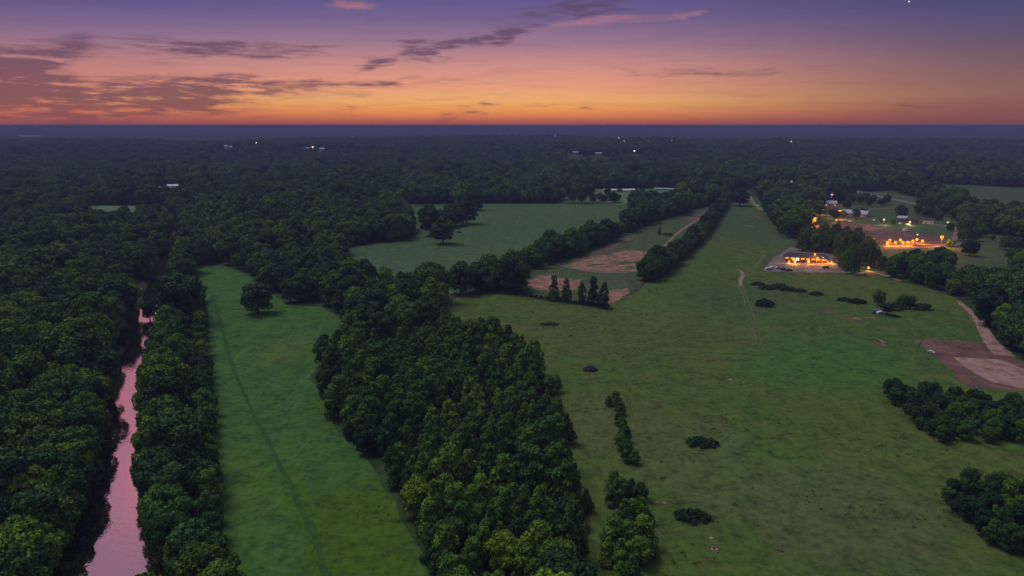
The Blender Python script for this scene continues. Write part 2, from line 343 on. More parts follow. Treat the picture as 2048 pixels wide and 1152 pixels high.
A['fa'] = poly([(1600, 547), (1523, 543), (1515, 520), (1582, 490), (1600, 476), (1628, 452), (1642, 425), (1640, 412), (1700, 402), (1714, 386), (1780, 381), (1862, 400, 6), (1862, 416, 6), (1880, 420), (1912, 440), (1918, 455), (1935, 466), (1990, 470), (2048, 462, 6), (2150, 470, 6), (2150, 550), (2048, 549), (1960, 555, 6), (1915, 548, 6), (1905, 520, 3), (1890, 503, 6), (1800, 505, 9), (1775, 525, 9), (1752, 552), (1700, 548)])
A['rp'] = poly([(1835, 363), (1900, 369), (1990, 373), (2150, 380), (2150, 407, 12), (2048, 406, 12), (1940, 402, 12), (1900, 384, 12), (1860, 372, 10)])
A['lf'] = poly([(172, 412), (200, 410), (335, 413), (334, 419, 14), (280, 421, 14), (215, 428, 14), (180, 417, 12)])
A['hf'] = poly([(1190, 378), (1385, 378), (1385, 386, 12), (1300, 387, 12), (1258, 392, 8), (1248, 409), (1235, 409), (1212, 392, 8), (1190, 386, 10)])
A['sf'] = poly([(1125, 393), (1170, 392), (1192, 396), (1190, 404, 3), (1128, 408)])
CW = poly([(700, 638), (760, 655, 6), (850, 640, 6), (890, 622, 4), (930, 655, 3), (980, 680), (1035, 715), (1085, 757), (1130, 800), (1140, 850), (1130, 900), (1160, 960), (1190, 1025), (1185, 1060), (1160, 1110), (1190, 1152), (1195, 1290), (880, 1290), (850, 1152), (822, 1070), (785, 1000), (745, 925), (672, 868), (645, 790, 2), (622, 735, 3)])
C1 = poly([(1735, 762, 1), (1762, 766, 2), (1850, 768, 4), (1900, 772, 4), (1930, 784, 4), (2048, 790, 5), (2200, 800, 5), (2200, 885), (2048, 890), (1960, 888), (1870, 884), (1830, 852), (1790, 812), (1765, 785)])
C2 = poly([(1838, 972), (1900, 950, 4), (1955, 925, 6), (2048, 935, 7), (2250, 950, 7), (2250, 1180), (2048, 1120), (1960, 1080), (1925, 1040), (1870, 1000)])
RL = poly([(20, 1300), (60, 1200), (100, 1130), (140, 1060), (166, 980), (182, 900), (196, 830), (220, 760), (244, 700), (268, 650), (284, 600), (294, 560), (314, 520), (328, 490), (338, 465), (346, 440)])
RR = poly([(450, 1300), (390, 1200), (338, 1130), (318, 1060), (304, 980), (300, 900), (292, 830), (302, 760), (322, 700), (337, 650), (346, 600), (348, 560), (360, 520), (368, 490), (372, 465), (374, 440)])
RIV = np.vstack([RL, RR[::-1]])
for px, py, mh_ in ((570, 452, 16), (650, 420, 18), (520, 500, 9), (300, 470, 8), (120, 450, 10), (60, 600, 6), (160, 520, 7)):
    q = plane_hit(px, py); a_ = np.array([q[0]]); b_ = np.array([q[1]])
    rr = min([130]+[float(edist(P_, a_, b_)[0])-2 for P_ in list(A.values())+[RIV]]); MOUNDS.append((q[0], q[1], rr, mh_*rr/130))

# ------------------------------------------------------------------ ground, fields, river
def polar(name, r0, r1, ratio, azs, zf, m, inner=False):
    rs = [r0]
    while rs[-1] < r1: rs.append(rs[-1]*ratio+(2 if inner else 0))
    rs = np.array(rs); az = np.radians(azs)
    X = rs[:, None]*np.sin(az)[None]; Y = rs[:, None]*np.cos(az)[None]; Z = zf(X, Y)
    nr, na = X.shape; V = np.stack([X.ravel(), Y.ravel(), Z.ravel()], 1)
    i, j = np.meshgrid(np.arange(nr-1), np.arange(na-1), indexing='ij'); k = (i*na+j).ravel()
    Fc = np.stack([k, k+na, k+na+1, k+1], 1)
    me = bpy.data.meshes.new(name); me.vertices.add(len(V)); me.vertices.foreach_set('co', V.ravel().astype(np.float32))
    me.loops.add(Fc.size); me.loops.foreach_set('vertex_index', Fc.ravel().astype(np.int32))
    me.polygons.add(len(Fc)); me.polygons.foreach_set('loop_start', np.arange(0, Fc.size, 4, dtype=np.int32)); me.update(calc_edges=True); me.validate()
    me.materials.append(m); o = bpy.data.objects.new(name, me); C.objects.link(o); return o
azs = np.concatenate([np.arange(-180, -56, 3.0), np.arange(-54, 54.01, .4), np.arange(57, 181, 3.0)])
g = polar('ground', 1.0, 4300, 1.02, azs, lambda X, Y: terr(X, Y), M['floor'], True); tag(g, kind='structure')
azf = np.concatenate([np.arange(-180, -54, 2.0), np.arange(-52, 52.01, .11), np.arange(54, 181, 2.0)])
def canopy(X, Y):
    z = terr(X, Y)+11; n = rng.random(X.shape)
    big = np.sin(X/95+np.sin(Y/130)*2)*np.sin(Y/160+np.sin(X/210)*2)
    return z+n*6+big*3.5
M['far'] = flat('far_canopy', (.050, .085, .034), (.014, .030, .018), .006, .95, .05)
h = polar('hills', 3500, 33000, 1.0085, azf, canopy, M['far']); tag(h, kind='structure')

def sheet(name, P, z, m, kind='structure', rough=1.0, sub=6.0, conform=False):
    pts = []
    n = len(P)
    for i in range(n):
        a, b = P[i], P[(i+1) % n]; L = np.linalg.norm(b-a); k = max(1, int(L/sub)); nrm = np.array([-(b-a)[1], (b-a)[0]])/max(L, 1e-6)
        for j in range(k):
            t = j/k; q = a+(b-a)*t
            pts.append(q+nrm*(random.random()-.5)*rough*min(2.2, sub*.4))
    o = mesh_obj(name, [(q[0], q[1], z) for q in pts], [tuple(range(len(pts)))], None)
    bm = bmesh.new(); bm.from_mesh(o.data); bmesh.ops.triangulate(bm, faces=bm.faces[:])
    bmesh.ops.recalc_face_normals(bm, faces=bm.faces[:])
    if bm.faces[:] and sum(f.normal.z for f in bm.faces) < 0: bmesh.ops.reverse_faces(bm, faces=bm.faces[:])
    if conform:
        for v in bm.verts: v.co.z = float(terr(v.co.x, v.co.y))+z
    bm.to_mesh(o.data); bm.free(); o.data.materials.append(m)
    return tag(o, kind=kind)
def smooth_line(P, it=2):
    P = np.array(P, float)
    for _ in range(it):
        Q_ = [P[0]]
        for a, b in zip(P[:-1], P[1:]): Q_ += [a*.75+b*.25, a*.25+b*.75]
        Q_.append(P[-1]); P = np.array(Q_)
    return P
def strip(name, pts, widths, z, m, jit=.12, off=0.0):
    P = smooth_line([plane_hit(*p) for p in pts])
    if np.isscalar(widths): widths = [widths]*2
    Wd = np.interp(np.linspace(0, 1, len(P)), np.linspace(0, 1, len(widths)), widths)
    V = []; Fc = []
    for i, q in enumerate(P):
        d = P[min(i+1, len(P)-1)]-P[max(i-1, 0)]; d = d/max(np.linalg.norm(d), 1e-6); nr = np.array([-d[1], d[0]])
        for s in (-1, 1):
            e = q+nr*(off+s*Wd[i]/2*(1+random.uniform(-jit, jit))); V.append((e[0], e[1], z))
        if i: Fc.append((2*i-2, 2*i, 2*i+1, 2*i-1)[::-1])
    o = mesh_obj(name, V, Fc, m)
    o.data.update()
    if o.data.polygons[0].normal.z < 0: o.data.flip_normals()
    return tag(o, kind='structure')
sheet('left_meadow', A['lm'], .03, M['lm']); sheet('middle_pasture', A['mp'], .03, M['mp']); sheet('worn_field', A['df'], .03, M['df'])
sheet('right_meadow', A['rm'], .03, M['rm']); sheet('farmyard_ground', A['fa'], .06, M['fa']); sheet('right_pasture', A['rp'], .03, M['fa'], conform=True)
sheet('far_field', A['lf'], .03, M['lf']); sheet('far_lawn', A['hf'], .05, M['lf'], conform=True); sheet('small_field', A['sf'], .03, M['mp'])

mw, nw, bw = mat('river_water'); nw.n.remove(bw)
gl = nw.n.new('ShaderNodeBsdfGlossy'); gl.inputs['Roughness'].default_value = .03; gl.inputs[0].default_value = (.92, .74, .76, 1)
df = nw.n.new('ShaderNodeBsdfDiffuse'); df.inputs[0].default_value = (.05, .028, .024, 1)
mx = nw.n.new('ShaderNodeMixShader'); mx.inputs[0].default_value = .84; nw.l.new(df.outputs[0], mx.inputs[1]); nw.l.new(gl.outputs[0], mx.inputs[2])
ow = [k for k in nw.n if k.type == 'OUTPUT_MATERIAL'][0]; nw.l.new(mx.outputs[0], ow.inputs[0])
bpw = nw.n.new('ShaderNodeBump'); bpw.inputs['Distance'].default_value = .05; bpw.inputs['Strength'].default_value = .55
nw.l.new(nw.noise(nw.n.new('ShaderNodeNewGeometry').outputs['Position'], .8, 2, .5), bpw.inputs['Height'])
nw.l.new(bpw.outputs[0], gl.inputs['Normal'])
SL, SR = smooth_line(RL), smooth_line(RR)
V = []; Fc = []
for i, (a, b) in enumerate(zip(SL, SR)):
    V += [(a[0], a[1], .05), (b[0], b[1], .05)]
    if i: Fc.append((2*i-2, 2*i-1, 2*i+1, 2*i))
tag(mesh_obj('river', V, Fc, mw), kind='structure')
for E, s in ((SL, 1), (SR, -1)):
    V = []; Fc = []
    for i, q in enumerate(E):
        d = E[min(i+1, len(E)-1)]-E[max(i-1, 0)]; d = d/np.linalg.norm(d); nr = np.array([-d[1], d[0]])*s
        j = random.uniform(-.6, .6)
        for k, (o_, z) in enumerate(((-.7+j, .0), (.5+j*.5, .5), (2.2, .75), (4.5, .0))): V.append((*(q+nr*o_), z+(random.random()*.12 if 0 < k < 3 else 0)))
        if i:
            for k in range(3): Fc.append((4*i-4+k, 4*i-3+k, 4*i+1+k, 4*i+k))
    tag(mesh_obj('river_bank', V, Fc, M['bank']), kind='structure')

# dirt, tracks and roads
def spot(name, px, py, a, b, rot, z, m):
    q = plane_hit(px, py); P_ = []
    for i in range(16):
        t = 2*math.pi*i/16; k = random.uniform(.65, 1.1); x, y = a*k*math.cos(t), b*k*math.sin(t)
        P_.append(q+np.array([x*math.cos(rot)-y*math.sin(rot), x*math.sin(rot)+y*math.cos(rot)]))
    return sheet(name, np.array(P_), z, m, rough=1.2, sub=1.8)
sheet('bare_dirt', poly([(1128, 530), (1165, 520), (1215, 508), (1262, 500), (1300, 505), (1328, 500), (1318, 512), (1295, 530), (1262, 543), (1200, 543), (1160, 538)]), .07, M['dirt'], rough=2, sub=4)
sheet('bare_dirt', poly([(1056, 562), (1085, 550), (1115, 556), (1150, 560), (1170, 565), (1150, 580), (1100, 582), (1070, 580)]), .07, M['dirt'], rough=2, sub=3)
sheet('bare_dirt', poly([(1195, 612), (1225, 590), (1250, 575), (1262, 580), (1240, 598), (1215, 612)]), .07, M['dirt'], rough=2, sub=3)
sheet('bare_dirt', poly([(1140, 522), (1210, 497), (1260, 475), (1275, 474), (1230, 495), (1180, 514)]), .07, M['dirt2'], rough=2, sub=4)
sheet('bare_dirt', poly([(1370, 437), (1405, 426), (1424, 421), (1422, 428), (1390, 443)]), .07, M['dirt2'], rough=2, sub=4)
strip('dirt_track', [(1108, 528), (1150, 538), (1195, 545), (1262, 545.5), (1282, 538), (1300, 527), (1318, 510), (1336, 485), (1350, 470), (1395, 438), (1425, 424)], 2.2, .145, M['track'])
strip('dirt_track', [(1478, 540), (1488, 549), (1480, 560), (1482, 572)], [1.2, 2.6, 2.0], .11, M['track'])
strip('dirt_track', [(1488, 549), (1505, 537), (1520, 522), (1530, 510)], [1.2, 1.4, 2.4], .15, M['rut'])
for s in (-.95, .95): strip('wheel_track', [(1482, 572), (1492, 600), (1503, 630), (1513, 660), (1520, 700)], [.9, .6, .5, .2], .11, M['rut'], .4, s)
sheet('dirt_lot', poly([(1828, 681), (1870, 677), (1960, 686), (1972, 668), (1990, 690), (2020, 712), (2060, 733), (2130, 765), (2200, 800), (2048, 782), (1990, 779), (1925, 771), (1902, 742), (1862, 707)]), .08, M['dirt2'], rough=.8, sub=4)
sheet('dirt_pad', poly([(1905, 714), (1950, 717), (2000, 719), (2048, 738), (2110, 775), (2060, 781), (1988, 766), (1945, 745)]), .13, M['dirt3'], rough=.6, sub=4)
strip('dirt_road', [(1914, 602), (1940, 622), (1962, 648), (1970, 668), (1985, 688), (2010, 712)], [1.6, 2.6, 4.2, 5, 6.5, 8], .18, M['dirt3'])
strip('driveway', [(1700, 552), (1735, 543), (1765, 549), (1800, 562)], [3.5, 3.5, 2.5], .15, M['track'])
strip('asphalt_road', [(1716, 386), (1740, 389), (1785, 398), (1815, 405), (1870, 414)], 8.5, .13, M['asph'], .02)
strip('asphalt_road', [(1725, 383.5), (1785, 390), (1830, 396)], 5, .17, M['asph'], .02)
strip('farm_lane', [(1728, 419), (1760, 417), (1795, 417)], 4, .13, M['conc'])
strip('farm_lane', [(1865, 450), (1900, 450), (1918, 455), (1914, 470), (1905, 482)], 5, .13, M['conc'])
sheet('farm_dirt', poly([(1628, 450), (1665, 445), (1722, 447), (1760, 451), (1810, 462), (1870, 474), (1905, 481), (1905, 487), (1850, 492), (1770, 492), (1740, 482), (1690, 478), (1640, 470)]), .12, M['dirt2'], rough=1.5, sub=5)
sheet('farm_dirt', poly([(1716, 455), (1735, 450), (1765, 458), (1740, 463)]), .17, M['dirt'], rough=1.5, sub=5)
sheet('lit_terrace', poly([(1765, 490), (1850, 489), (1926, 486), (1928, 490), (1860, 496), (1770, 500)]), .17, M['conc'], rough=.4, sub=5)
sheet('paved_yard', poly([(1524, 541), (1545, 518), (1578, 496), (1600, 494), (1640, 500), (1690, 522), (1694, 546), (1600, 545), (1545, 544)]), .12, M['conc'], rough=.5, sub=4)
strip('path', [(1457, 402), (1458, 392), (1456, 384)], [3, 3, 3], .11, M['track'])
strip('path', [(1497, 381), (1503, 400), (1512, 412), (1523, 420)], [3, 4, 5], .11, M['track'])
strip('dirt_scar', [(1503, 428), (1518, 436), (1532, 443)], [2.5, 4, 2], .11, M['dirt2'])
strip('dirt_scar', [(1487, 450), (1497, 452), (1507, 455)], [2, 3, 1.5], .11, M['track'])
for k, a in enumerate([(1560, 533, 4, 1.6, .2), (1600, 538, 5, 1.2, 0), (1630, 533, 4, 1.5, 0), (1668, 538, 4, 1.6, .1), (1580, 510, 5, 3, .4)]): spot('oil_stain', *a, .165, M['dirt2'])
for k, a in enumerate([(1722, 638, 7, 2.6, .1), (1650, 624, 3, 1.4, 0), (1762, 690, 2.4, 6, .3), (1182, 759, 3.6, .8, 0), (1327, 1005, 2.2, .8, .2), (1432, 1095, .8, 3, .3), (1393, 1040, 2.5, .5, -.4), (1525, 470, 6, 2, 0), (1505, 518, 8, 3, .3), (1938, 758, 1.8, 3.4, .5), (1560, 1100, .5, .9, 0)]):
    px, py, sa, sb, ro = a
    for q_ in range(9):
        zz0 = .09+.0009*(k*9+q_); mpp = math.dist(plane_hit(px, py), plane_hit(px+1, py)); spot('bare_patch', px+random.gauss(0, .55)*sa/mpp, py+random.gauss(0, .5)*sb/mpp*.45, sa*random.uniform(.12, .5), sb*random.uniform(.15, .5), ro+random.uniform(-.3, .3), zz0, random.choice([M['dirt'], M['dirt2'], M['rut']]) if k not in (7, 8) else M['rut'])
zz = .071
for (cx_, cy_, sx_, sy_, n_, m_) in ((1225, 520, 95, 18, 26, 'dirt'), (1100, 565, 55, 14, 12, 'dirt'), (1232, 590, 30, 14, 8, 'dirt'), (1210, 500, 60, 16, 14, 'grassy'), (1240, 530, 55, 9, 9, 'grassy'), (1390, 437, 40, 9, 8, 'dirt2')):
    for _ in range(n_):
        zz += .0006; px, py = cx_+random.gauss(0, .5)*sx_, cy_+random.gauss(0, .5)*sy_; q = plane_hit(px, py)
        if inside(A['df'], q[:1], q[1:])[0] and edist(A['df'], q[:1], q[1:])[0] > 3: spot('bare_patch' if m_ != 'grassy' else 'grass_patch', px, py, random.uniform(2.5, 9), random.uniform(1.2, 4), random.uniform(.2, .8), zz if m_ != 'grassy' else zz+.002, M['df'] if m_ == 'grassy' else M[m_])
strip('drainage_swale', [(425, 595), (437, 630), (448, 670), (456, 705), (472, 750), (490, 790), (510, 835), (535, 880), (570, 950), (600, 1010), (625, 1060), (640, 1110), (655, 1180)], [1.0, 2.4, 1.4, 1.2, 1.2, 1.6, 1.8, 1.8], .08, M['swale'], .45)
strip('drainage_swale', [(450, 620), (480, 619), (510, 618), (560, 616), (600, 615)], [1.2, 1.0, 1.6], .09, M['swale'], .4)

# ------------------------------------------------------------------ trees
def leaf_cloud(lobes, n_face, leaf, seed, flat_=1.0):
    """leaf-sized faces on the shells of the lobes (cx,cy,cz,r,squash); faces that fall inside another lobe are dropped"""
    r_ = np.random.default_rng(seed); L = np.array(lobes); area = L[:, 3]**2; cnt = (n_face*area/area.sum()).astype(int)+8
    Pn, Nn = [], []
    for i, c in enumerate(cnt):
        d = r_.normal(size=(c, 3)); d /= np.linalg.norm(d, axis=1)[:, None]
        d[:, 2] = np.where(d[:, 2] < -.55, -d[:, 2], d[:, 2])
        rad = L[i, 3]*(1+r_.normal(size=c)*.07); p = L[i, :3]+d*rad[:, None]*np.array([1, 1, L[i, 4]])
        Pn.append(p); Nn.append(d)
    Pn = np.vstack(Pn); Nn = np.vstack(Nn); keep = np.ones(len(Pn), bool)
    for i in range(len(L)):
        q = (Pn-L[i, :3])/np.array([1, 1, L[i, 4]]); keep &= ~(np.linalg.norm(q, axis=1) < L[i, 3]*.80)
    Pn, Nn = Pn[keep], Nn[keep]
    Nn = Nn+r_.normal(size=Nn.shape)*.55; Nn /= np.linalg.norm(Nn, axis=1)[:, None]
    t = np.cross(Nn, r_.normal(size=Nn.shape)); t /= np.linalg.norm(t, axis=1)[:, None]; b = np.cross(Nn, t)
    s = leaf*(.7+.7*r_.random(len(Pn)))[:, None]
    V = np.stack([Pn-t*s-b*s*.55, Pn+t*s*.25-b*s*.8, Pn+t*s+b*s*.15, Pn+t*s*.1+b*s*.85, Pn-t*s*.8+b*s*.4], 1)
    return V.reshape(-1, 3)
def leaf_mesh(name, V, m):
    n = len(V)//5; me = bpy.data.meshes.new(name); me.vertices.add(len(V)); me.vertices.foreach_set('co', V.ravel().astype(np.float32))
    me.loops.add(len(V)); me.loops.foreach_set('vertex_index', np.arange(len(V), dtype=np.int32))
    me.polygons.add(n); me.polygons.foreach_set('loop_start', np.arange(0, len(V), 5, dtype=np.int32)); me.update(calc_edges=True); me.materials.append(m)
    return me
def trunk_mesh(name, h, r, limbs, seed):
    rd = random.Random(seed); b = MB(); p = Vector((0, 0, -.3)); rr = r*1.35
    for k in range(4):
        q = Vector((rd.uniform(-.25, .25)*k*.5, rd.uniform(-.25, .25)*k*.5, h*(k+1)/4)); b.tube(p, q, rr, rr*.74, 7); p = q; rr *= .74
    for (x, y, z) in limbs:
        z0 = min(h*.9, z*.55); b.tube((0, 0, z0), (x*.45, y*.45, z0+(z-z0)*.5), r*.42, r*.26, 5); b.tube((x*.45, y*.45, z0+(z-z0)*.5), (x*.85, y*.85, z), r*.26, r*.1, 5)
    o = bpy.data.meshes.new(name); o.from_pydata(b.v, [], b.f); o.update(); o.materials.append(M['bark']); return o
PROTO = {}
def make_protos(kind, n, maker):
    PROTO[kind] = []
    for i in range(n):
        lobes, n_face, leaf, hT, rT, m = maker(random.Random(100+i*7+len(kind)), i)
        limbs = [(l[0], l[1], l[2]) for l in lobes[::max(1, len(lobes)//7)]]
        PROTO[kind].append((leaf_mesh(kind+'_crown', leaf_cloud(lobes, n_face, leaf, 50+i), m), trunk_mesh(kind+'_trunk', hT, rT, limbs, i)))
def broad(rd, i):
    Rr = rd.uniform(4.6, 6.2); top = rd.uniform(13.5, 16.5); cz = top*.58; lobes = []
    n = rd.randint(15, 21)
    for k in range(n):
        a = k*2.4+rd.uniform(-.6, .6); u = (k+.5)/n; e = math.asin(1-1.55*u)     # from crown top down to below the middle
        ce = math.cos(e); rad = Rr*.72*ce*rd.uniform(.75, 1.15); z = cz+(top-cz)*.78*math.sin(e)*rd.uniform(.85, 1.1)
        lobes.append((rad*math.cos(a), rad*math.sin(a), z, rd.uniform(1.3, 2.7), rd.uniform(.7, .95)))
    for k in range(7):                                                            # low skirt
        a = k*.9+rd.random(); lobes.append((Rr*.55*math.cos(a), Rr*.55*math.sin(a), top*.27*rd.uniform(.8, 1.2), rd.uniform(1.5, 2.2), .9))
    return lobes, 6200, .33, top*.75, .32, M['leaf']
def young(rd, i):
    top = rd.uniform(7.2, 10.0); Rr = rd.uniform(1.9, 2.6); lobes = []
    n = rd.randint(12, 17)
    pt = i in (1, 4)                                                               # two of the six forms are pointed, the rest round-headed
    if not pt: top *= .86; Rr *= 1.2
    for k in range(n):
        u = (k+.5)/n; z = 1.1+(top-1.8)*u; rad = Rr*(1-u**(1.6 if pt else 3.0))*rd.uniform(.35, .85); a = k*2.4+rd.uniform(-.6, .6)
        lobes.append((rad*math.cos(a), rad*math.sin(a), z, (.55+.75*(1-u) if pt else rd.uniform(.75, 1.3))*rd.uniform(.8, 1.25), 1.0))
    lobes.append((0, 0, top-.7, .55 if pt else 1.1, 1.5 if pt else .9))
    return lobes, 2600, .23, top*.9, .12, M['leaf2']
def bushy(rd, i):
    top = rd.uniform(3.2, 4.6); Rr = rd.uniform(2.0, 2.8); lobes = []
    for k in range(14):
        a = k*2.4+rd.uniform(-.4, .4); rad = Rr*rd.uniform(.1, .85); z = .9+(top-1.7)*rd.uniform(.4, 1)*(1-(rad/Rr)**2*.6)
        lobes.append((rad*math.cos(a), rad*math.sin(a), z, rd.uniform(.7, 1.2), .9))
    return lobes, 2200, .2, top*.6, .12, M['shrub']
def poplar(rd, i):
    top = rd.uniform(14, 17); lobes = []
    n = 17
    for k in range(n):
        u = (k+.5)/n; z = 1.2+(top-2)*u; rad = (2.9*math.sin(math.pi*min(1, u*.75+.2))+.2)*rd.uniform(.3, .8); a = k*2.4+rd.uniform(-.6, .6)
        lobes.append((rad*math.cos(a), rad*math.sin(a), z, (1.9-.9*u)*rd.uniform(.6, 1.15), 1.3))
    return lobes, 3600, .26, top*.9, .2, M['leaf']
def willow(rd, i):
    Rr = 6.0; top = 19; lobes = []
    for k in range(34):
        a = k*2.4+rd.uniform(-.5, .5); u = (k+.5)/34; e = math.asin(1-1.3*u); rad = Rr*.75*math.cos(e)*rd.uniform(.8, 1.1)
        z = 9+8.3*math.sin(e)*rd.uniform(.85, 1.05); lobes.append((rad*math.cos(a), rad*math.sin(a), z-1.2*math.cos(e), rd.uniform(1.1, 1.9), 1.7))
    for k in range(9):
        a = k*.72; lobes.append((Rr*.7*math.cos(a), Rr*.7*math.sin(a), rd.uniform(2.5, 4.5), 1.6, 1.5))
    return lobes, 6000, .3, 13, .42, M['leaf']
def mound(rd, i):
    lobes = []
    for k in range(26):
        a = k*2.4+rd.uniform(-.4, .4); rad = math.sqrt((k+.5)/26); lobes.append((4.2*rad*math.cos(a), 2.3*rad*math.sin(a), .35+1.1*(1-rad**2)*rd.uniform(.7, 1.1), rd.uniform(.5, .85), .8))
    return lobes, 3200, .16, 1.0, .1, M['shrub']
make_protos('broad', 8, broad); make_protos('young', 6, young); make_protos('bushy', 4, bushy); make_protos('poplar', 3, poplar); make_protos('willow', 2, willow); make_protos('mound', 3, mound)

BUSH = []
def plant(kind, idx, x, y, scale, rot, name, label, cat, group=None, tint=(1, 1, 1), sz=1.0, sy=1.0, z=None):
    """one tree: an Empty with its own crown and trunk"""
    cm, tm = PROTO[kind][idx % len(PROTO[kind])]
    if kind in ('mound', 'bushy'): BUSH.append((x, y, scale*(3.4 if kind == 'mound' else 2.2)))
    r = bpy.data.objects.new(name, None); r.empty_display_size = .5
    r.location = (x, y, float(terr(x, y)) if z is None else z); r.rotation_euler = (0, 0, rot); r.scale = (scale, scale*sy, scale*sz)
    C.objects.link(r); tag(r, label, cat, group)
    c = bpy.data.objects.new('foliage' if kind in ('mound', 'bushy') else 'crown', cm); C.objects.link(c); c.parent = r; c.color = (*tint, 1)
    t = bpy.data.objects.new('stem' if kind in ('mound', 'bushy') else 'trunk', tm); C.objects.link(t); t.parent = r
    return r, c, t
def jgrid(x0, x1, y0, y1, s, jit=.42, row=.87):
    xs = np.arange(x0, x1, s); ys = np.arange(y0, y1, s*row); X, Y = np.meshgrid(xs, ys); X = X+(np.arange(len(ys)) % 2)[:, None]*s/2
    X = X+rng.uniform(-jit, jit, X.shape)*s; Y = Y+rng.uniform(-jit, jit, Y.shape)*s; return X.ravel(), Y.ravel()
def in_view(x, y, h, pad=30):
    """does a tree of height h at x,y show inside the frame?"""
    c, s = math.cos(TH), math.sin(TH)
    ok = np.zeros(x.shape, bool)
    for hh in (h, h*.5, 0):
        dz = hh-H; zc = y*c-dz*s; u = 1024+F*x/zc; v = 576-F*(y*s+dz*c)/zc
        ok |= (zc > 5) & (u > -pad) & (u < 2048+pad) & (v > 0) & (v < 1152+pad*.3)
    return ok
clear = list(A.values())
def free_of(x, y, m_poly, m_riv=1.5):
    ok = np.ones(x.shape, bool)
    for P_ in clear:
        c, r = P_.mean(0), 0; r = np.hypot(*(P_-c).T).max()+10; near = np.hypot(x-c[0], y-c[1]) < r
        idx = np.nonzero(near & ok)[0]
        if len(idx): ok[idx] = ~(inside(P_, x[idx], y[idx]) | (edist(P_, x[idx], y[idx]) < m_poly))
    idx = np.nonzero(ok & (np.hypot(x, y) < 900))[0]
    ok[idx] = ~(inside(RIV, x[idx], y[idx]) | (edist(RIV, x[idx], y[idx]) < m_riv))
    for kx, ky, hk, s in KN:
        rr = 26 if hk > 12 else 20
        d = math.hypot(kx, ky); ux, uy = kx/d, ky/d; al = (x-kx)*ux+(y-ky)*uy; ac = -(x-kx)*uy+(y-ky)*ux
        ok &= ~((np.abs(ac) < rr) & (al > -60) & (al < 14))
        if hk > 20: ok &= ~((np.abs(ac) < rr*.8) & (al > -130) & (al < 0))
    return ok
# forest
X, Y = jgrid(-950, 950, 60, 1000, 8.4); d = np.hypot(X, Y); k = (d < 900) & (np.abs(np.arctan2(X, Y)) < R(47)); X, Y = X[k], Y[k]
k = free_of(X, Y, 2.6, .8) & ~inside(CW, X, Y); X, Y = X[k], Y[k]
rvl = smooth_line(RL); rvr = smooth_line(RR)
k = (edist(rvl, X, Y, False) > 4.6) & (edist(rvr, X, Y, False) > 3.6) | (Y > 400); X, Y = X[k], Y[k]; S = rng.uniform(.78, 1.18, len(X))
X2, Y2 = jgrid(-2800, 2800, 500, 3900, 10.6); d = np.hypot(X2, Y2); k = (d >= 900) & (d < 3750) & (np.abs(np.arctan2(X2, Y2)) < R(44)); X2, Y2 = X2[k], Y2[k]
k = free_of(X2, Y2, 3.5); X2, Y2 = X2[k], Y2[k]; S2 = rng.uniform(.85, 1.35, len(X2))
FX, FY, FS = np.concatenate([X, X2]), np.concatenate([Y, Y2]), np.concatenate([S, S2])
# hedge rows and lower growth: shorter trees
def zone_scale(x, y):
    s = np.ones(x.shape)
    # second hedgerow (between worn field and right meadow)
    hed = poly([(1285, 565), (1303, 533), (1332, 492), (1400, 435), (1440, 410), (1455, 400), (1446, 431), (1412, 466), (1399, 492), (1361, 522), (1308, 557)])
    s[(inside(hed, x, y)) | (edist(hed, x, y) < 7)] = 0
    wd_ = poly([(1752, 556), (1775, 520), (1800, 500), (1900, 500), (1925, 560), (1928, 606), (1850, 576), (1790, 563)]); s[inside(wd_, x, y)] = .72
    row = poly([(1048, 590), (1100, 603), (1206, 618), (1247, 598)])
    s[edist(row, x, y, False) < 9] = 0
    return s
zs = zone_scale(FX, FY); k = zs > 0; FX, FY, FS = FX[k], FY[k], (FS*zs)[k]
FS = FS*(.98+.2*np.sin(FX/31+np.sin(FY/47)*2)*np.sin(FY/38+np.sin(FX/59)*2))*rng.choice([.72, 1.0, 1.0, 1.12, 1.28], len(FX))
FI = rng.integers(0, 8, len(FX)); FR = rng.uniform(0, 6.28, len(FX))
zc = FY*math.cos(TH)+H*math.sin(TH); size = FS/zc; vis = in_view(FX, FY, 15*FS)
order = np.argsort(np.where(vis, -size, 1)); N_IND = 292
top, rest = order[:N_IND], order[N_IND:]
def tints(zone):
    t = random.random()
    if t < .14: return (1.4, 1.3, .8), 'yellow-green'
    if t < .25: return (.75, .85, 1.15), 'blue-green'
    if t < .45: return (.7, .72, .75), 'dark'
    return (1, 1, 1), 'mid-green'
RC = (smooth_line(RL)+smooth_line(RR))/2
def side(x, y):
    i = int(np.argmin(np.abs(RC[:, 1]-y))); return x-RC[i, 0]
prot_obj = {}
cnt = {}
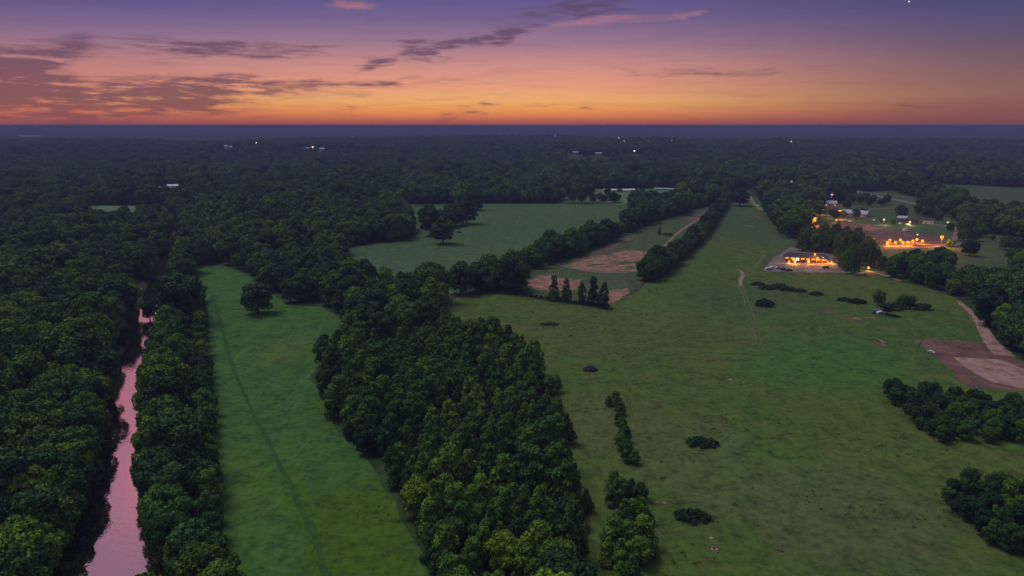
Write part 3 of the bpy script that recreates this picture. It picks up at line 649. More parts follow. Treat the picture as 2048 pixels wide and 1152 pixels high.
for j in top:
    x, y = FX[j], FY[j]; s = side(x, y); tint, word = tints(0); dd = math.hypot(x, y)
    sz_ = 'large' if FS[j] > 1.15 else ('small' if FS[j] < .75 else 'medium'); u_ = 1024+F*x/zc[j]; bd = 'in the foreground' if dd < 170 else ('a little way back' if dd < 230 else ('in the middle distance' if dd < 300 else 'far back'))
    word = sz_+' '+word
    if s < 0 and y < 900:
        near_w = s > -20
        z = 'bank' if near_w else ('wood' if dd < 260 else 'woodfar')
        hz_ = 'at the left picture edge' if u_ < 90 else ('midway to the river' if s < -38 else 'just back from the river')
        lab = word+' tree leaning over the left river bank, '+bd if near_w else word+' tree left of the river, '+hz_+', '+bd
        grp = 'forest trees left of the river'
    elif x < A['lm'][:, 0].max() and inside(poly([(250, 1400), (300, 500), (400, 430), (400, 530), (390, 700), (415, 900), (470, 1300)]), np.array([x]), np.array([y]))[0]:
        z = 'strip'; cnt[z] = cnt.get(z, 0)+1
        lab = word+' tree between river and left meadow, '+('river side, ' if s < 16 else 'meadow side, ')+bd; grp = 'trees between the river and the left meadow'
    elif x > 150:
        lab = word+' tree in the woods right of the big meadow, '+bd; grp = 'trees right of the big meadow'
    elif y > 300 and x < -60:
        lab = word+' tree in the woods beyond the left meadow, '+bd; grp = 'trees beyond the left meadow'
    else:
        lab = word+' tree in the wooded belt between the two meadows, '+bd; grp = 'trees between the two meadows'
    pi = int(FI[j]); r, c, t = plant('broad', pi, x, y, FS[j], FR[j], 'forest_tree', lab, 'tree', grp, tint)
    prot_obj.setdefault(('broad', pi), (c, t))
# the rows standing right on the two banks
def along(P_, step_, off):
    L_ = np.concatenate([[0], np.cumsum(np.hypot(*np.diff(P_, axis=0).T))]); out = []; t = 0
    while t < L_[-1]:
        q = np.array([np.interp(t, L_, P_[:, 0]), np.interp(t, L_, P_[:, 1])]); q2 = np.array([np.interp(t+1, L_, P_[:, 0]), np.interp(t+1, L_, P_[:, 1])])
        d_ = q2-q; d_ = d_/max(np.hypot(*d_), 1e-6); out.append((q[0]-d_[1]*off, q[1]+d_[0]*off)); t += step_*random.uniform(.8, 1.25)
    return out
ON = 'first second third fourth fifth sixth seventh eighth ninth tenth eleventh twelfth thirteenth fourteenth fifteenth sixteenth seventeenth eighteenth nineteenth'.split()
TN = ['', '', 'twenty', 'thirty', 'forty', 'fifty', 'sixty', 'seventy', 'eighty', 'ninety']; TT = ['', '', 'twentieth', 'thirtieth', 'fortieth', 'fiftieth', 'sixtieth', 'seventieth', 'eightieth', 'ninetieth']
def ordw(n): return ON[n-1] if n < 20 else (TT[n//10] if n % 10 == 0 else TN[n//10]+'-'+ON[n % 10-1])
MEOFF = -3.6
BANKW = ['dark', 'blue-green', 'mid-green', 'light green', 'grey-green']
BT = [(.6, .65, .7), (.75, .9, 1.15), (1, 1, 1), (1.35, 1.2, .8), (.8, .85, .85)]
lme = smooth_line(poly([(400, 1260), (392, 1152), (388, 1050), (386, 900), (384, 760), (383, 680), (386, 600)]))
for P_, off, sc_, wh, grp in ((rvl[rvl[:, 1] < 230], 1.2, (.7, 1.08), 'left', 'trees on the left river bank'), (rvr[rvr[:, 1] < 420], -1.6, (.55, .95), 'right', 'trees on the right river bank'), (lme, MEOFF, (.45, .62), 'meadow', 'trees along the left edge of the left meadow')):
    k_ = 0
    for n_, (x, y) in enumerate(along(P_, 6.6, off)):
        if not in_view(np.array([x]), np.array([y]), np.array([12.]))[0]: continue
        k_ += 1
        b_ = random.randrange(5); plant('broad', random.randrange(8), x, y, random.uniform(*sc_), random.uniform(0, 6), 'bank_tree', f'{BANKW[b_]} tree, {ordw(k_)} from the photo bottom along the {wh} river bank' if wh != 'meadow' else f'{BANKW[b_]} tree, {ordw(k_)} from the bottom along the left side of the left meadow', 'tree', grp, BT[b_])
# plantation of young trees in the middle
X, Y = jgrid(CW[:, 0].min()-5, CW[:, 0].max()+5, max(60, CW[:, 1].min()), CW[:, 1].max()+5, 4.3, .36)
k = inside(CW, X, Y) & (edist(A['lm'], X, Y) > 1.2) & (edist(A['rm'], X, Y) > 1.0); X, Y = X[k], Y[k]
k = rng.random(len(X)) > np.where((edist(A['lm'], X, Y) < 6) | (edist(A['rm'], X, Y) < 6), .3, .05); X, Y = X[k], Y[k]
S = rng.uniform(.7, 1.12, len(X))*rng.choice([.75, 1, 1, 1.2, 1.4], len(X))*(1+.18*np.sin(X/14+np.sin(Y/19)*2))
# big trees standing among them (photo pixel of the base, scale, tint, label)
BIG = [(838, 1035, .68, (1.7, 1.35, .8), 'bright yellow-green round tree at the left edge of the young plantation'),
       (735, 905, .62, (.55, .6, .65), 'very dark round tree where the plantation bulges into the left meadow'),
       (1010, 1150, .62, (1.45, 1.2, .8), 'broad yellow-green tree at the bottom of the plantation'),
       (890, 1105, .55, (.9, .95, 1.1), 'rounded grey-green tree near the bottom left of the plantation'),
       (1120, 1160, .6, (1.4, 1.2, .8), 'light green tree at the bottom right corner of the plantation'),
       (668, 745, .72, (.5, .55, .65), 'dark tree at the left tip of the plantation'),
       (720, 800, .6, (.85, .8, 1.3), 'greyish tree near the left tip of the plantation'),
       (760, 690, .95, (.6, .7, .75), 'large dark tree at the top left of the plantation'),
       (700, 690, .6, (.55, .6, .7), 'dark tree between the left meadow and the plantation top'),
       (800, 660, 1.0, (.75, .85, .9), 'tall domed tree behind the plantation'),
       (650, 700, .45, (.55, .6, .65), 'small dark tree poking into the left meadow'),
       (860, 640, .8, (.8, .9, 1), 'tall tree at the back corner of the plantation')]
bx = [plane_hit(b[0], b[1]) for b in BIG]
for q, b in zip(bx, BIG):
    k = np.hypot(X-q[0], Y-q[1]) > 5.4*b[2]+.6; X, Y, S = X[k], Y[k], S[k]
    plant('broad', random.randrange(8), q[0], q[1], b[2], random.uniform(0, 6), 'forest_tree', b[4], 'tree', 'large trees around the plantation', b[3])
YI = rng.integers(0, 6, len(X)); YR = rng.uniform(0, 6.28, len(X)); vis = in_view(X, Y, 9*S); zc = Y*math.cos(TH)+H*math.sin(TH)
order = np.argsort(np.where(vis, -S/zc, 1)); topy, resty = order[:285], order[285:]
for j in topy:
    t = random.random(); tint, word = ((1.35, 1.28, .8), 'light green') if t < .18 else (((.65, .75, .95), 'dark green') if t < .42 else (((.9, 1.0, 1.25), 'blue-green') if t < .55 else ((1, 1, 1), 'mid-green')))
    e = edist(A['rm'], X[j:j+1], Y[j:j+1])[0] < 9; e2 = edist(A['lm'], X[j:j+1], Y[j:j+1])[0] < 9
    wh = 'on the plantation\'s right edge' if e else ('on the plantation\'s left edge' if e2 else 'inside the plantation')
    yy_ = Y[j]; wh += ', '+('bottom edge' if yy_ < 135 else ('lower part' if yy_ < 165 else ('middle part' if yy_ < 205 else 'upper part')))
    pi = int(YI[j]); fm = 'pointed' if pi in (1, 4) else 'round-headed'; bg_ = ' taller' if S[j] > 1.25 else (' small' if S[j] < .7 else '')
    r, c, t = plant('young', pi, X[j], Y[j], S[j], YR[j], 'young_tree', f'{word}{bg_} {fm} young tree {wh}', 'young tree', 'young trees of the central plantation', tint)
    prot_obj.setdefault(('young', pi), (c, t))
YX, YY, YS = X[resty], Y[resty], S[resty]; YI, YR = YI[resty], YR[resty]

hedge = smooth_line(poly([(1292, 562), (1322, 541), (1362, 510), (1396, 481), (1412, 458), (1436, 427), (1449, 405), (1452, 392)]))
for off, sc_ in ((1.5, (.6, .85)), (-3.5, (.5, .7))):
    for n_, (x, y) in enumerate(along(hedge, 6.5, off)):
        if n_ % 1 == 0: plant('broad', random.randrange(8), x, y, random.uniform(*sc_)*(1+.3*(n_ < 10)), random.uniform(0, 6), 'hedge_tree', f'hedgerow tree, {ordw(n_+1)} from the near end, {"left" if off > 0 else "right"} side of the narrow hedgerow', 'tree', 'trees of the hedgerow right of the worn field', random.choice([(.8, .85, .9), (1, 1, 1), (.65, .7, .8)]), random.uniform(.85, 1.15))
# shrub thickets on the right
def thicket(P_, sp_, group, where, smin, smax, kinds, tints_, cap):
    x, y = jgrid(P_[:, 0].min(), P_[:, 0].max(), P_[:, 1].min(), P_[:, 1].max(), sp_, .4); k = inside(P_, x, y); x, y = x[k], y[k]
    v = in_view(x, y, np.full(x.shape, 5.0)); x, y = x[v], y[v]; zc_ = y
    uu = 1024+F*x/(y*math.cos(TH)+H*math.sin(TH)); u0, u1 = uu.min(), min(2048, uu.max()); y0_, y1_ = y.min(), y.max()
    def lat(xa, ya):
        t = (1024+F*xa/(ya*math.cos(TH)+H*math.sin(TH))-u0)/(u1-u0); v_ = (ya-y0_)/(y1_-y0_)
        return ('near' if v_ < .33 else ('middle' if v_ < .66 else 'far'))+' row, '+('left tip' if t < .2 else 'left part' if t < .4 else 'centre' if t < .6 else 'right part' if t < .8 else 'right end')
    for a in np.argsort(zc_)[:cap]:
        t, word = random.choice(tints_); kd = random.choice(kinds)
        if kd == 'broad': s = random.uniform(.26, .44)
        elif kd == 'young': s = random.uniform(.55, .85)
        else: s = random.uniform(smin, smax)
        r, c, tt = plant(kd, random.randrange(4), x[a], y[a], s, random.uniform(0, 6), 'thicket_tree' if kd != 'bushy' else 'thicket_shrub', f'{word} {"low tree" if kd != "bushy" else "shrub"} in the {where}, {lat(x[a], y[a])}', 'small tree' if kd != 'bushy' else 'shrub', group, t)
        if kd == 'bushy': prot_obj.setdefault(('bushy', 0), (c, tt))
TD = [((.5, .62, .7), 'dark green'), ((.5, .62, .7), 'dark green'), ((.7, .8, .8), 'mid-green'), ((.95, 1.0, .8), 'lighter green')]
thicket(C1, 4.2, 'thicket below the dirt lot', 'thicket below the dirt lot', .7, 1.15, ['bushy', 'broad', 'broad'], TD, 150)
thicket(C2, 4.2, 'thicket at the lower right', 'lower right thicket', .7, 1.2, ['bushy', 'broad', 'broad', 'young'], TD, 150)

LAND = [(1655, 417, 'the two-storey farmhouse'), (1710, 432, 'the pale-roofed barn'), (1851, 447, 'the small white house with the dark wing'), (1805, 441, 'the small grey-roofed shed'), (1980, 455, 'the blue-roofed house'), (1884, 424, 'the long low bungalow'), (1750, 395, 'the asphalt road'), (1884, 478, 'the brightest amber lamp'), (1768, 447, 'the pale yellow lamp')]
def beside(px, py):
    a = min(LAND, key=lambda l: math.hypot(px-l[0], (py-l[1])*2.5)); return ('just left of ' if px < a[0]-4 else ('just right of ' if px > a[0]+4 else 'right by ')), ('behind and ' if py < a[1]-4 else ('before and ' if py > a[1]+3 else '')), a[2]
def at(px, py): return plane_hit(px, py)
def one(kind, px, py, scale, name, label, cat, group=None, tint=(1, 1, 1), sz=1, sy=1, rot=None, idx=None):
    q = at(px, py); return plant(kind, random.randrange(6) if idx is None else idx, q[0], q[1], scale, random.uniform(0, 6) if rot is None else rot, name, label, cat, group, tint, sz, sy)
DK = (.55, .6, .75)
one('broad', 517, 627, 1.3, 'field_tree', 'dark round lone tree on the left meadow', 'tree', None, DK, .8)
one('broad', 886, 488, 1.6, 'field_tree', 'dark round tree standing alone at the near side of the pasture clump', 'tree', None, DK, .85)
GP = 'clump of trees in the middle pasture'
one('broad', 860, 472, 1.55, 'field_tree', 'tall dark tree at the left end of the pasture clump', 'tree', GP, DK, 1.1)
one('broad', 886, 456, 1.7, 'field_tree', 'dark spreading tree in the middle of the pasture clump', 'tree', GP, DK, .7)
one('broad', 934, 448, 1.85, 'field_tree', 'dark round tree at the right end of the pasture clump', 'tree', GP, DK, .75)
one('broad', 908, 440, 1.6, 'field_tree', 'low dark tree behind the pasture clump', 'tree', GP, DK, .7)
one('broad', 927, 420, 1.75, 'field_tree', 'tall pale green domed tree behind the pasture clump', 'tree', GP, (2.3, 2.1, 1.2), 1.2, idx=2)
one('broad', 872, 462, 1.4, 'field_tree', 'dark tree between the tall left tree and the middle of the pasture clump', 'tree', GP, DK, .8)
one('broad', 912, 452, 1.5, 'field_tree', 'low dark tree at the near side of the pasture clump centre', 'tree', GP, DK, .65)
one('broad', 850, 450, 1.2, 'field_tree', 'dark tree peeking out left of the pasture clump', 'tree', GP, DK, .8)
one('broad', 948, 420, 1.6, 'field_tree', 'dark tree right behind the tall pale green tree', 'tree', GP, DK, .9)
one('bushy', 840, 412, 1.8, 'field_bush', 'dark round bush at the far left corner of the middle pasture', 'bush', None, DK)
one('bushy', 960, 421, 1.6, 'field_bush', 'dark bush at the right of the pasture clump', 'bush', None, DK)
one('mound', 919, 465, .55, 'field_bush', 'small dark bush right of the lone pasture tree', 'bush', None, DK)
for i, (px, py) in enumerate(((1145, 404), (1163, 405), (1186, 405), (1200, 402), (1208, 406), (1225, 406), (1232, 404))):
    one('broad', px, py, random.uniform(.8, 1.1), 'hedge_tree', f'dark round tree, {ordw(i+1)} from the left on the far edge of the middle pasture', 'tree', 'trees on the far edge of the middle pasture', DK, .8)
for px, py, s in ((1265, 407, 1.1), (1283, 408, 1.2)): one('broad', px, py, s, 'hedge_tree', 'broad low tree at the far right corner of the middle pasture', 'tree', 'trees at the far right pasture corner', (.7, .7, .8), .7)
for px, s in ((1215, .8),): one('broad', px, 392, s, 'hedge_tree', 'small tree left of the far white houses', 'tree', None, DK)
PO = [(1108, 602, .62, 'first'), (1133, 604, .62, 'second'), (1163, 609, .55, 'third and shortest'), (1185, 612, .68, 'fourth and tallest'), (1207, 617, .66, 'rightmost')]
for i, (px, py, s, wd) in enumerate(PO):
    one('poplar', px, py, s*1.35, 'poplar', f'{wd} dark slender tree of the row before the dirt field', 'tree', 'row of slender trees before the dirt field', (.7, .8, .8), 1.05, idx=i)
for i, px in enumerate(range(1050, 1216, 11)):
    one('bushy', px, 592+(px-1048)*.15, random.uniform(.55, .85), 'hedge_shrub', f'dark green shrub, {ordw(i+1)} from the left at the foot of the slender trees', 'shrub', 'shrubs under the slender trees', (.8, 1, .9), .75)
one('poplar', 933, 668, .42, 'small_conifer', 'small dark pointed tree at the top of the plantation', 'tree', None, (.6, .6, .6))
one('bushy', 945, 660, .7, 'field_bush', 'low bush right of the small pointed tree', 'bush', None, DK)
one('broad', 1479, 412, 1.75, 'field_tree', 'dark round tree between two pale paths at the far end of the meadow', 'tree', None, DK, .8)
one('poplar', 1319, 469, .38, 'small_conifer', 'small dark upright tree on the worn field', 'tree', None, (.5, .5, .6), 1.0, 1.2)
one('bushy', 1331, 470, .8, 'field_bush', 'low dark bush right of the small upright tree', 'bush', 'bushes on the worn field', DK, .6)
one('bushy', 1341, 472, .7, 'field_bush', 'dark bush at the end of the short row on the worn field', 'bush', 'bushes on the worn field', DK)
# two short rows of young trees on the right meadow
for px, py, h_, s_, t_, lab in [(40, 1105, 10, 1.0, (1.9, 1.7, .9), 'bright yellow-green tree in the bottom left corner'), (130, 845, 10, .9, (1.9, 1.7, .9), 'bright yellow-green tree standing out of the left forest at mid-height'), (60, 655, 12, 1.1, (1.9, 1.7, .9), 'yellow-green tree near the left edge, level with the lone meadow tree'),
        (230, 480, 12, 1.2, (1.3, 1.2, .8), 'light tree in the forest left of the narrow upper river'), (205, 650, 8, 1.0, (1.1, .95, 1.7), 'greyish tree left of the upper river'), (80, 880, 8, .9, (1.1, .95, 1.7), 'greyish tree in the dense left forest'), (385, 1090, 8, .85, (1.5, 1.5, 1.0), 'light green tree nearest the bottom between river and left meadow'), (375, 440, 10, 1.3, (1.7, 1.5, .8), 'olive tree above the head of the left meadow'), (372, 480, 10, 1.1, (1.7, 1.5, .8), 'olive tree at the head of the river strip'),
        (650, 395, 12, 1.4, (1.5, 1.4, .9), 'pale tree on top of the wooded rise'), (770, 400, 12, 1.3, (1.4, 1.3, .9), 'pale domed tree left of the middle pasture'), (770, 555, 6, .8, (2.0, 1.8, .9), 'yellowish bushy tree at the near corner of the middle pasture'), (1363, 385, 10, 1.5, (1.7, 1.5, .9), 'pale green tree at the far end of the big hedgerow')]:
    q = plane_hit(px, py, h_); plant('broad', 2+(px % 3), q[0], q[1], s_, px, 'forest_tree', lab, 'tree', 'trees that stand out of the forest', t_, z=float(terr(*q)))
for px, py, s_, lab in [(250, 690, .6, 'dark tree hanging over the water where the river narrows'), (324, 735, .6, 'dark tree hanging over the right water edge'), (296, 560, .95, 'dark tree closing off the upper river'), (200, 880, .5, 'low dark tree leaning from the left bank over the wide lower water'), (322, 1010, .75, 'dark leafy tree leaning from the right bank over the lower water'), (336, 1120, .7, 'dark tree at the right water edge by the photo bottom'), (300, 640, .6, 'small dark tree at the right edge of the narrows')]:
    one('broad', px, py, s_, 'bank_tree', lab, 'tree', 'trees hanging over the river', (.6, .68, .7))
GY = 'rows of young trees on the right meadow'
for i, (px, py, s) in enumerate([(1216, 812, .55), (1230, 812, .75), (1240, 830, .65), (1236, 850, .6), (1243, 862, .7), (1250, 884, .75), (1242, 898, .7), (1254, 905, .65), (1252, 922, .75), (1268, 928, .6)]):
    one('young', px, py, s, 'young_tree', f'dark young tree, {ordw(i+1)} from the top of the upper row on the right meadow', 'young tree', GY, (.8, .85, .9), .8)
for i, (px, py, s) in enumerate([(1228, 980, .8), (1240, 1000, .9), (1262, 998, .85), (1222, 1010, .7), (1280, 1000, .75), (1248, 1050, 1.0), (1284, 1045, .95), (1265, 1040, .9), (1225, 1100, 1.25), (1252, 1110, 1.2), (1285, 1095, 1.15), (1240, 1135, 1.0), (1275, 1130, 1.1), (1215, 1125, .9), (1262, 1165, .9), (1240, 1170, .8), (1296, 1120, .8)]):
    one('young', px, py, s*.95, 'young_tree', f'young tree, {ordw(i+1)} from the top of the lower clump on the right meadow', 'young tree', GY, random.choice([(1, 1, 1), (1.2, 1.1, .85), (.8, .85, .9)]), .82, 1.15)
one('mound', 1405, 890, 1.05, 'field_bush', 'long low dark bush alone in the right meadow', 'bush', None, (.8, 1, 1), 1.1, rot=-.1, idx=0)
one('mound', 1385, 1038, .95, 'field_bush', 'low dark bush nearer the bottom of the right meadow', 'bush', None, (.8, 1.05, 1), 1.25, rot=-.25, idx=1)
one('mound', 1530, 612, 1.05, 'field_bush', 'dark round bush beside the wheel track', 'bush', None, (.6, .6, .8), 1.8, 1.5, rot=0, idx=2)
one('mound', 1100, 649, .95, 'field_bush', 'faint low bush on the near slope below the slender trees', 'bush', None, (.8, 1, .9), .6, rot=0)
for i, (px, py, s) in enumerate([(1515, 570, .9), (1535, 578, 1.1), (1558, 576, 1.2), (1575, 581, 1.1), (1600, 584, .9), (1632, 590, .9), (1690, 602, .9), (1715, 606, 1.1)]):
    one('mound', px, py, s, 'field_bush', f'low dark bush, {ordw(i+1)} from the left in the broken line below the lit yard', 'bush', 'low bushes below the lit yard', (.7, .85, .85), 1.1, rot=-.05)
for i, (px, py, s, kd) in enumerate([(1757, 612, .55, 'broad'), (1775, 620, 1.0, 'bushy'), (1792, 620, .95, 'bushy'), (1800, 612, .6, 'young'), (1806, 617, .5, 'broad'), (1820, 618, .45, 'broad'), (1838, 620, .95, 'bushy'), (1855, 620, .9, 'bushy'), (1768, 622, .9, 'bushy')]):
    one(kd, px, py, s, 'field_bush', f'bush or small tree, {ordw(i+1)} one in the clump behind the blue van', 'bush', 'clump behind the blue van', (1, 1.05, .85))
for px, py in ((1765, 628), (1778, 632), (1790, 634)): one('mound', px, py, .55, 'field_bush', 'low dark bush just right of the blue van', 'bush', 'low bushes beside the blue van', DK, rot=-.2)
for i, (px, py, s) in enumerate([(1836, 430, .9), (1850, 434, .8), (1864, 437, .9), (1876, 440, .8), (1842, 416, 1.0), (1858, 419, 1.1), (1886, 416, 1.0), (1902, 428, .9), (1912, 440, .9), (1900, 462, .6), (1694, 418, .8), (1738, 413, .6), (1762, 411, .7), (1732, 404, .9), (1720, 408, .9), (1664, 432, .6), (1686, 436, .6), (1926, 482, .8), (1948, 482, .8), (1960, 474, .9), (1975, 462, .7), (1996, 466, .9), (1765, 447, .4), (1785, 449, .4), (1640, 432, .8), (1700, 408, .9)]):
    b1, b2, b3 = beside(px, py); one('broad', px, py, s, 'farm_tree', ('small ' if s < .7 else 'large ' if s > .95 else '')+'dark tree '+b2+b1+b3, 'tree', 'dark trees between the farm buildings', random.choice([(.5, .58, .7), (.7, .78, .8)]), .85)
# grove around the lit yard and farm trees
GG = 'tall trees around the lit yard'
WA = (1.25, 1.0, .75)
for i, (px, py, s, sz, kd, lab) in enumerate([(1604, 502, .85, 1.0, 'willow', 'leftmost tall tree behind the lit pavilion'), (1630, 503, .9, 1.0, 'willow', 'tall tree behind the middle of the lit pavilion'), (1655, 505, .9, 1.0, 'willow', 'tall tree behind the right end of the lit pavilion'), (1680, 512, .9, 1.05, 'willow', 'tall tree right of the lit pavilion'),
        (1702, 549, .85, 1.2, 'willow', 'largest dark tree at the near right corner of the lit yard'), (1722, 530, .75, 1.1, 'willow', 'tree just behind the largest dark tree'), (1747, 536, .7, 1.1, 'willow', 'tree beside the low amber lamp'), (1762, 540, .6, 1.0, 'broad', 'smaller tree right of the low amber lamp'),
        (1618, 498, .95, 1.05, 'willow', 'tree filling the gap behind the left half of the pavilion'), (1645, 499, 1.0, 1.05, 'willow', 'tree filling the gap behind the pavilion centre'), (1668, 503, 1.0, 1.1, 'willow', 'tree filling the gap behind the right half of the pavilion'), (1695, 520, 1.0, 1.1, 'willow', 'tree right behind the paved yard'), (1676, 526, .6, 1.0, 'willow', 'smaller tree at the right end of the pavilion'), (1686, 540, .6, 1.0, 'willow', 'smaller tree on the right edge of the paved yard'), (1735, 520, .85, 1.0, 'willow', 'tree between the largest dark tree and the lamp row'), (1712, 500, .9, 1.0, 'willow', 'tree between the pavilion and the row of lamps'), (1690, 492, .8, 1.0, 'willow', 'tree rising behind the grove of the lit yard')]):
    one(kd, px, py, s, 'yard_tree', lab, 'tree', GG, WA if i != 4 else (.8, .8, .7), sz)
for i, (px, py, s, lab) in enumerate([(1802, 438, 1.0, 'round dark tree left of the low white house'), (1938, 512, .95, 'tall dark tree at the right end of the lit terrace'), (1773, 408, .8, 'small round tree on the lawn above the farm'), (1745, 406, .8, 'dark tree on the lawn beside the road'), (1900, 494, .5, 'small tree behind the brightest farm lamp'),
        (1726, 430, .6, 'small tree at the right end of the pale-roofed house'), (1712, 437, .7, 'dark tree before the pale-roofed house'), (1672, 440, .7, 'dark tree below the two-storey house'), (1885, 432, .9, 'dark tree before the far lit house'), (1925, 468, .9, 'dark tree below the blue-roofed house'), (1946, 470, .8, 'dark tree under the left end of the blue-roofed house'),
        (2010, 500, .8, 'dark tree at the right side of the lower field'), (2035, 505, .9, 'dark tree on the right picture edge above the lower field'), (2030, 535, 1.0, 'large dark tree on the right picture edge of the lower field'), (2046, 538, .9, 'dark tree half cut by the right picture edge'), (1985, 480, .35, 'tiny dark tree on the lower field')]):
    one('broad', px, py, s, 'farm_tree', lab, 'tree', 'trees around the farm', (.65, .7, .8), .9)

# ------------------------------------------------------------------ the rest of the woods as one mass each (instances of the individually built trees)
def scatter(name, x, y, s, i, r, protos, label, zoff=0):
    me = bpy.data.meshes.new(name); n = len(x); co = np.stack([x, y, terr(x, y)+zoff], 1).astype(np.float32)
    me.vertices.add(n); me.vertices.foreach_set('co', co.ravel())
    for nm, arr, ty in (('rot', r, 'FLOAT'), ('scl', s, 'FLOAT'), ('idx', i, 'INT')):
        a = me.attributes.new(nm, ty, 'POINT'); a.data.foreach_set('value', np.asarray(arr, np.int32 if ty == 'INT' else np.float32))
    o = bpy.data.objects.new(name, me); C.objects.link(o); tag(o, label, kind='stuff')
    ng = bpy.data.node_groups.new(name, 'GeometryNodeTree'); ng.interface.new_socket('Geometry', in_out='INPUT', socket_type='NodeSocketGeometry'); ng.interface.new_socket('Geometry', in_out='OUTPUT', socket_type='NodeSocketGeometry')
    N, L = ng.nodes, ng.links; gi = N.new('NodeGroupInput'); go = N.new('NodeGroupOutput'); iop = N.new('GeometryNodeInstanceOnPoints'); jn = N.new('GeometryNodeJoinGeometry')
    for obs in reversed(protos):
        j = N.new('GeometryNodeJoinGeometry')
        for ob in obs:
            oi = N.new('GeometryNodeObjectInfo'); oi.inputs[0].default_value = ob; L.new(oi.outputs['Geometry'], j.inputs[0])
        g2 = N.new('GeometryNodeGeometryToInstance'); L.new(j.outputs[0], g2.inputs[0]); L.new(g2.outputs[0], jn.inputs[0])
    def attr(nm, dt):
        a = N.new('GeometryNodeInputNamedAttribute'); a.data_type = dt; a.inputs[0].default_value = nm; return a.outputs[0]
    cx = N.new('ShaderNodeCombineXYZ'); L.new(attr('rot', 'FLOAT'), cx.inputs[2]); er = N.new('FunctionNodeEulerToRotation'); L.new(cx.outputs[0], er.inputs[0])
    L.new(gi.outputs[0], iop.inputs['Points']); L.new(jn.outputs[0], iop.inputs['Instance']); iop.inputs['Pick Instance'].default_value = True
    L.new(attr('idx', 'INT'), iop.inputs['Instance Index']); L.new(er.outputs[0], iop.inputs['Rotation']); L.new(attr('scl', 'FLOAT'), iop.inputs['Scale']); L.new(iop.outputs[0], go.inputs[0])
    md = o.modifiers.new('scatter', 'NODES'); md.node_group = ng; return o
bp = [prot_obj[('broad', i)] for i in range(8)]
scatter('forest', FX[rest], FY[rest], FS[rest], FI[rest], FR[rest], bp, 'dense dark green forest spreading to the horizon')
yp = [prot_obj[('young', i)] for i in range(6)]
scatter('young_woodland', YX, YY, YS, YI, YR, yp, 'farther part of the young plantation')

# meadow weeds: tufts of rank grass over the fields
def tuft(seed):
    r_ = np.random.default_rng(seed); n = 70; p = np.stack([r_.normal(size=n)*.45, r_.normal(size=n)*.45, np.zeros(n)], 1)
    hgt = r_.uniform(.12, .4, n); a = r_.uniform(0, 6.28, n); wv = np.stack([np.cos(a), np.sin(a), 0*a], 1)*.10; lean = np.stack([r_.normal(size=n)*.15, r_.normal(size=n)*.15, hgt], 1)
    V = np.stack([p-wv, p+wv, p+wv*.7+lean*.6, p+lean, p-wv*.7+lean*.6], 1).reshape(-1, 3); return V
M['weed'] = foliage('weed_blades', [(0, (.09, .19, .04)), (.5, (.12, .22, .045)), (.85, (.18, .24, .05)), (1, (.24, .23, .10))])
wp = []
for i, (px, py) in enumerate(((1325, 958), (1470, 1010), (1540, 905))):
    q = at(px, py); t = thing('weed_tuft', f'{["small", "ragged", "thin"][i]} weed tuft on the lower right meadow', 'weed', (q[0], q[1], .03), 0, 'weed tufts on the right meadow')
    c = bpy.data.objects.new('blades', leaf_mesh('blades', tuft(i), M['weed'])); C.objects.link(c); c.parent = t; wp.append((c,))
def fill(P_, sp_, m, maxd=420, thr=None, pw=1.0):
    x, y = jgrid(P_[:, 0].min(), P_[:, 0].max(), P_[:, 1].min(), min(P_[:, 1].max(), maxd), sp_, .5); k = inside(P_, x, y) & (edist(P_, x, y) > m) & (np.abs(np.arctan2(x, y)) < R(42))
    x, y = x[k], y[k]; nn = np.sin(x/9+np.sin(y/13)*2)+np.sin(y/7+np.sin(x/17)*2)+rng.normal(size=x.shape)*.8
    k = nn > (thr if thr is not None else -9); return x[k], y[k]
a1 = fill(A['rm'], 2.0, .5, 430, 1.35); a2 = fill(A['lm'], 2.8, .5, 330, 1.9)
sw = smooth_line([plane_hit(*p) for p in [(425, 595), (448, 670), (456, 705), (472, 750), (510, 835), (570, 950), (600, 1010), (640, 1110), (655, 1180)]], 3)
t_ = rng.uniform(0, len(sw)-1.01, 520); i_ = t_.astype(int); f_ = (t_-i_)[:, None]; sp_ = sw[i_]*(1-f_)+sw[i_+1]*f_+rng.normal(size=(520, 2))*1.5
bw_ = []
for (x_, y_, r_) in BUSH:
    for _ in range(16):
        a_ = random.uniform(0, 6.28); q_ = r_*random.uniform(.7, 1.5); bw_.append((x_+q_*math.cos(a_), y_+q_*math.sin(a_)*.8))
bw_ = np.array(bw_); sp_ = np.vstack([sp_, bw_])
wx = np.concatenate([a1[0], a2[0], sp_[:, 0]]); wy = np.concatenate([a1[1], a2[1], sp_[:, 1]])
ws = np.concatenate([rng.uniform(.15, .5, len(a1[0]))*rng.choice([.6, 1, 1.6], len(a1[0])), rng.uniform(.2, .6, len(a2[0])), rng.uniform(.08, .28, 520), rng.uniform(.5, 1.5, len(bw_))])
scatter('meadow_weeds', wx, wy, ws, rng.integers(0, 3, len(wx)), rng.uniform(0, 6.28, len(wx)), wp, 'rank grass and weeds over the meadows', .02)

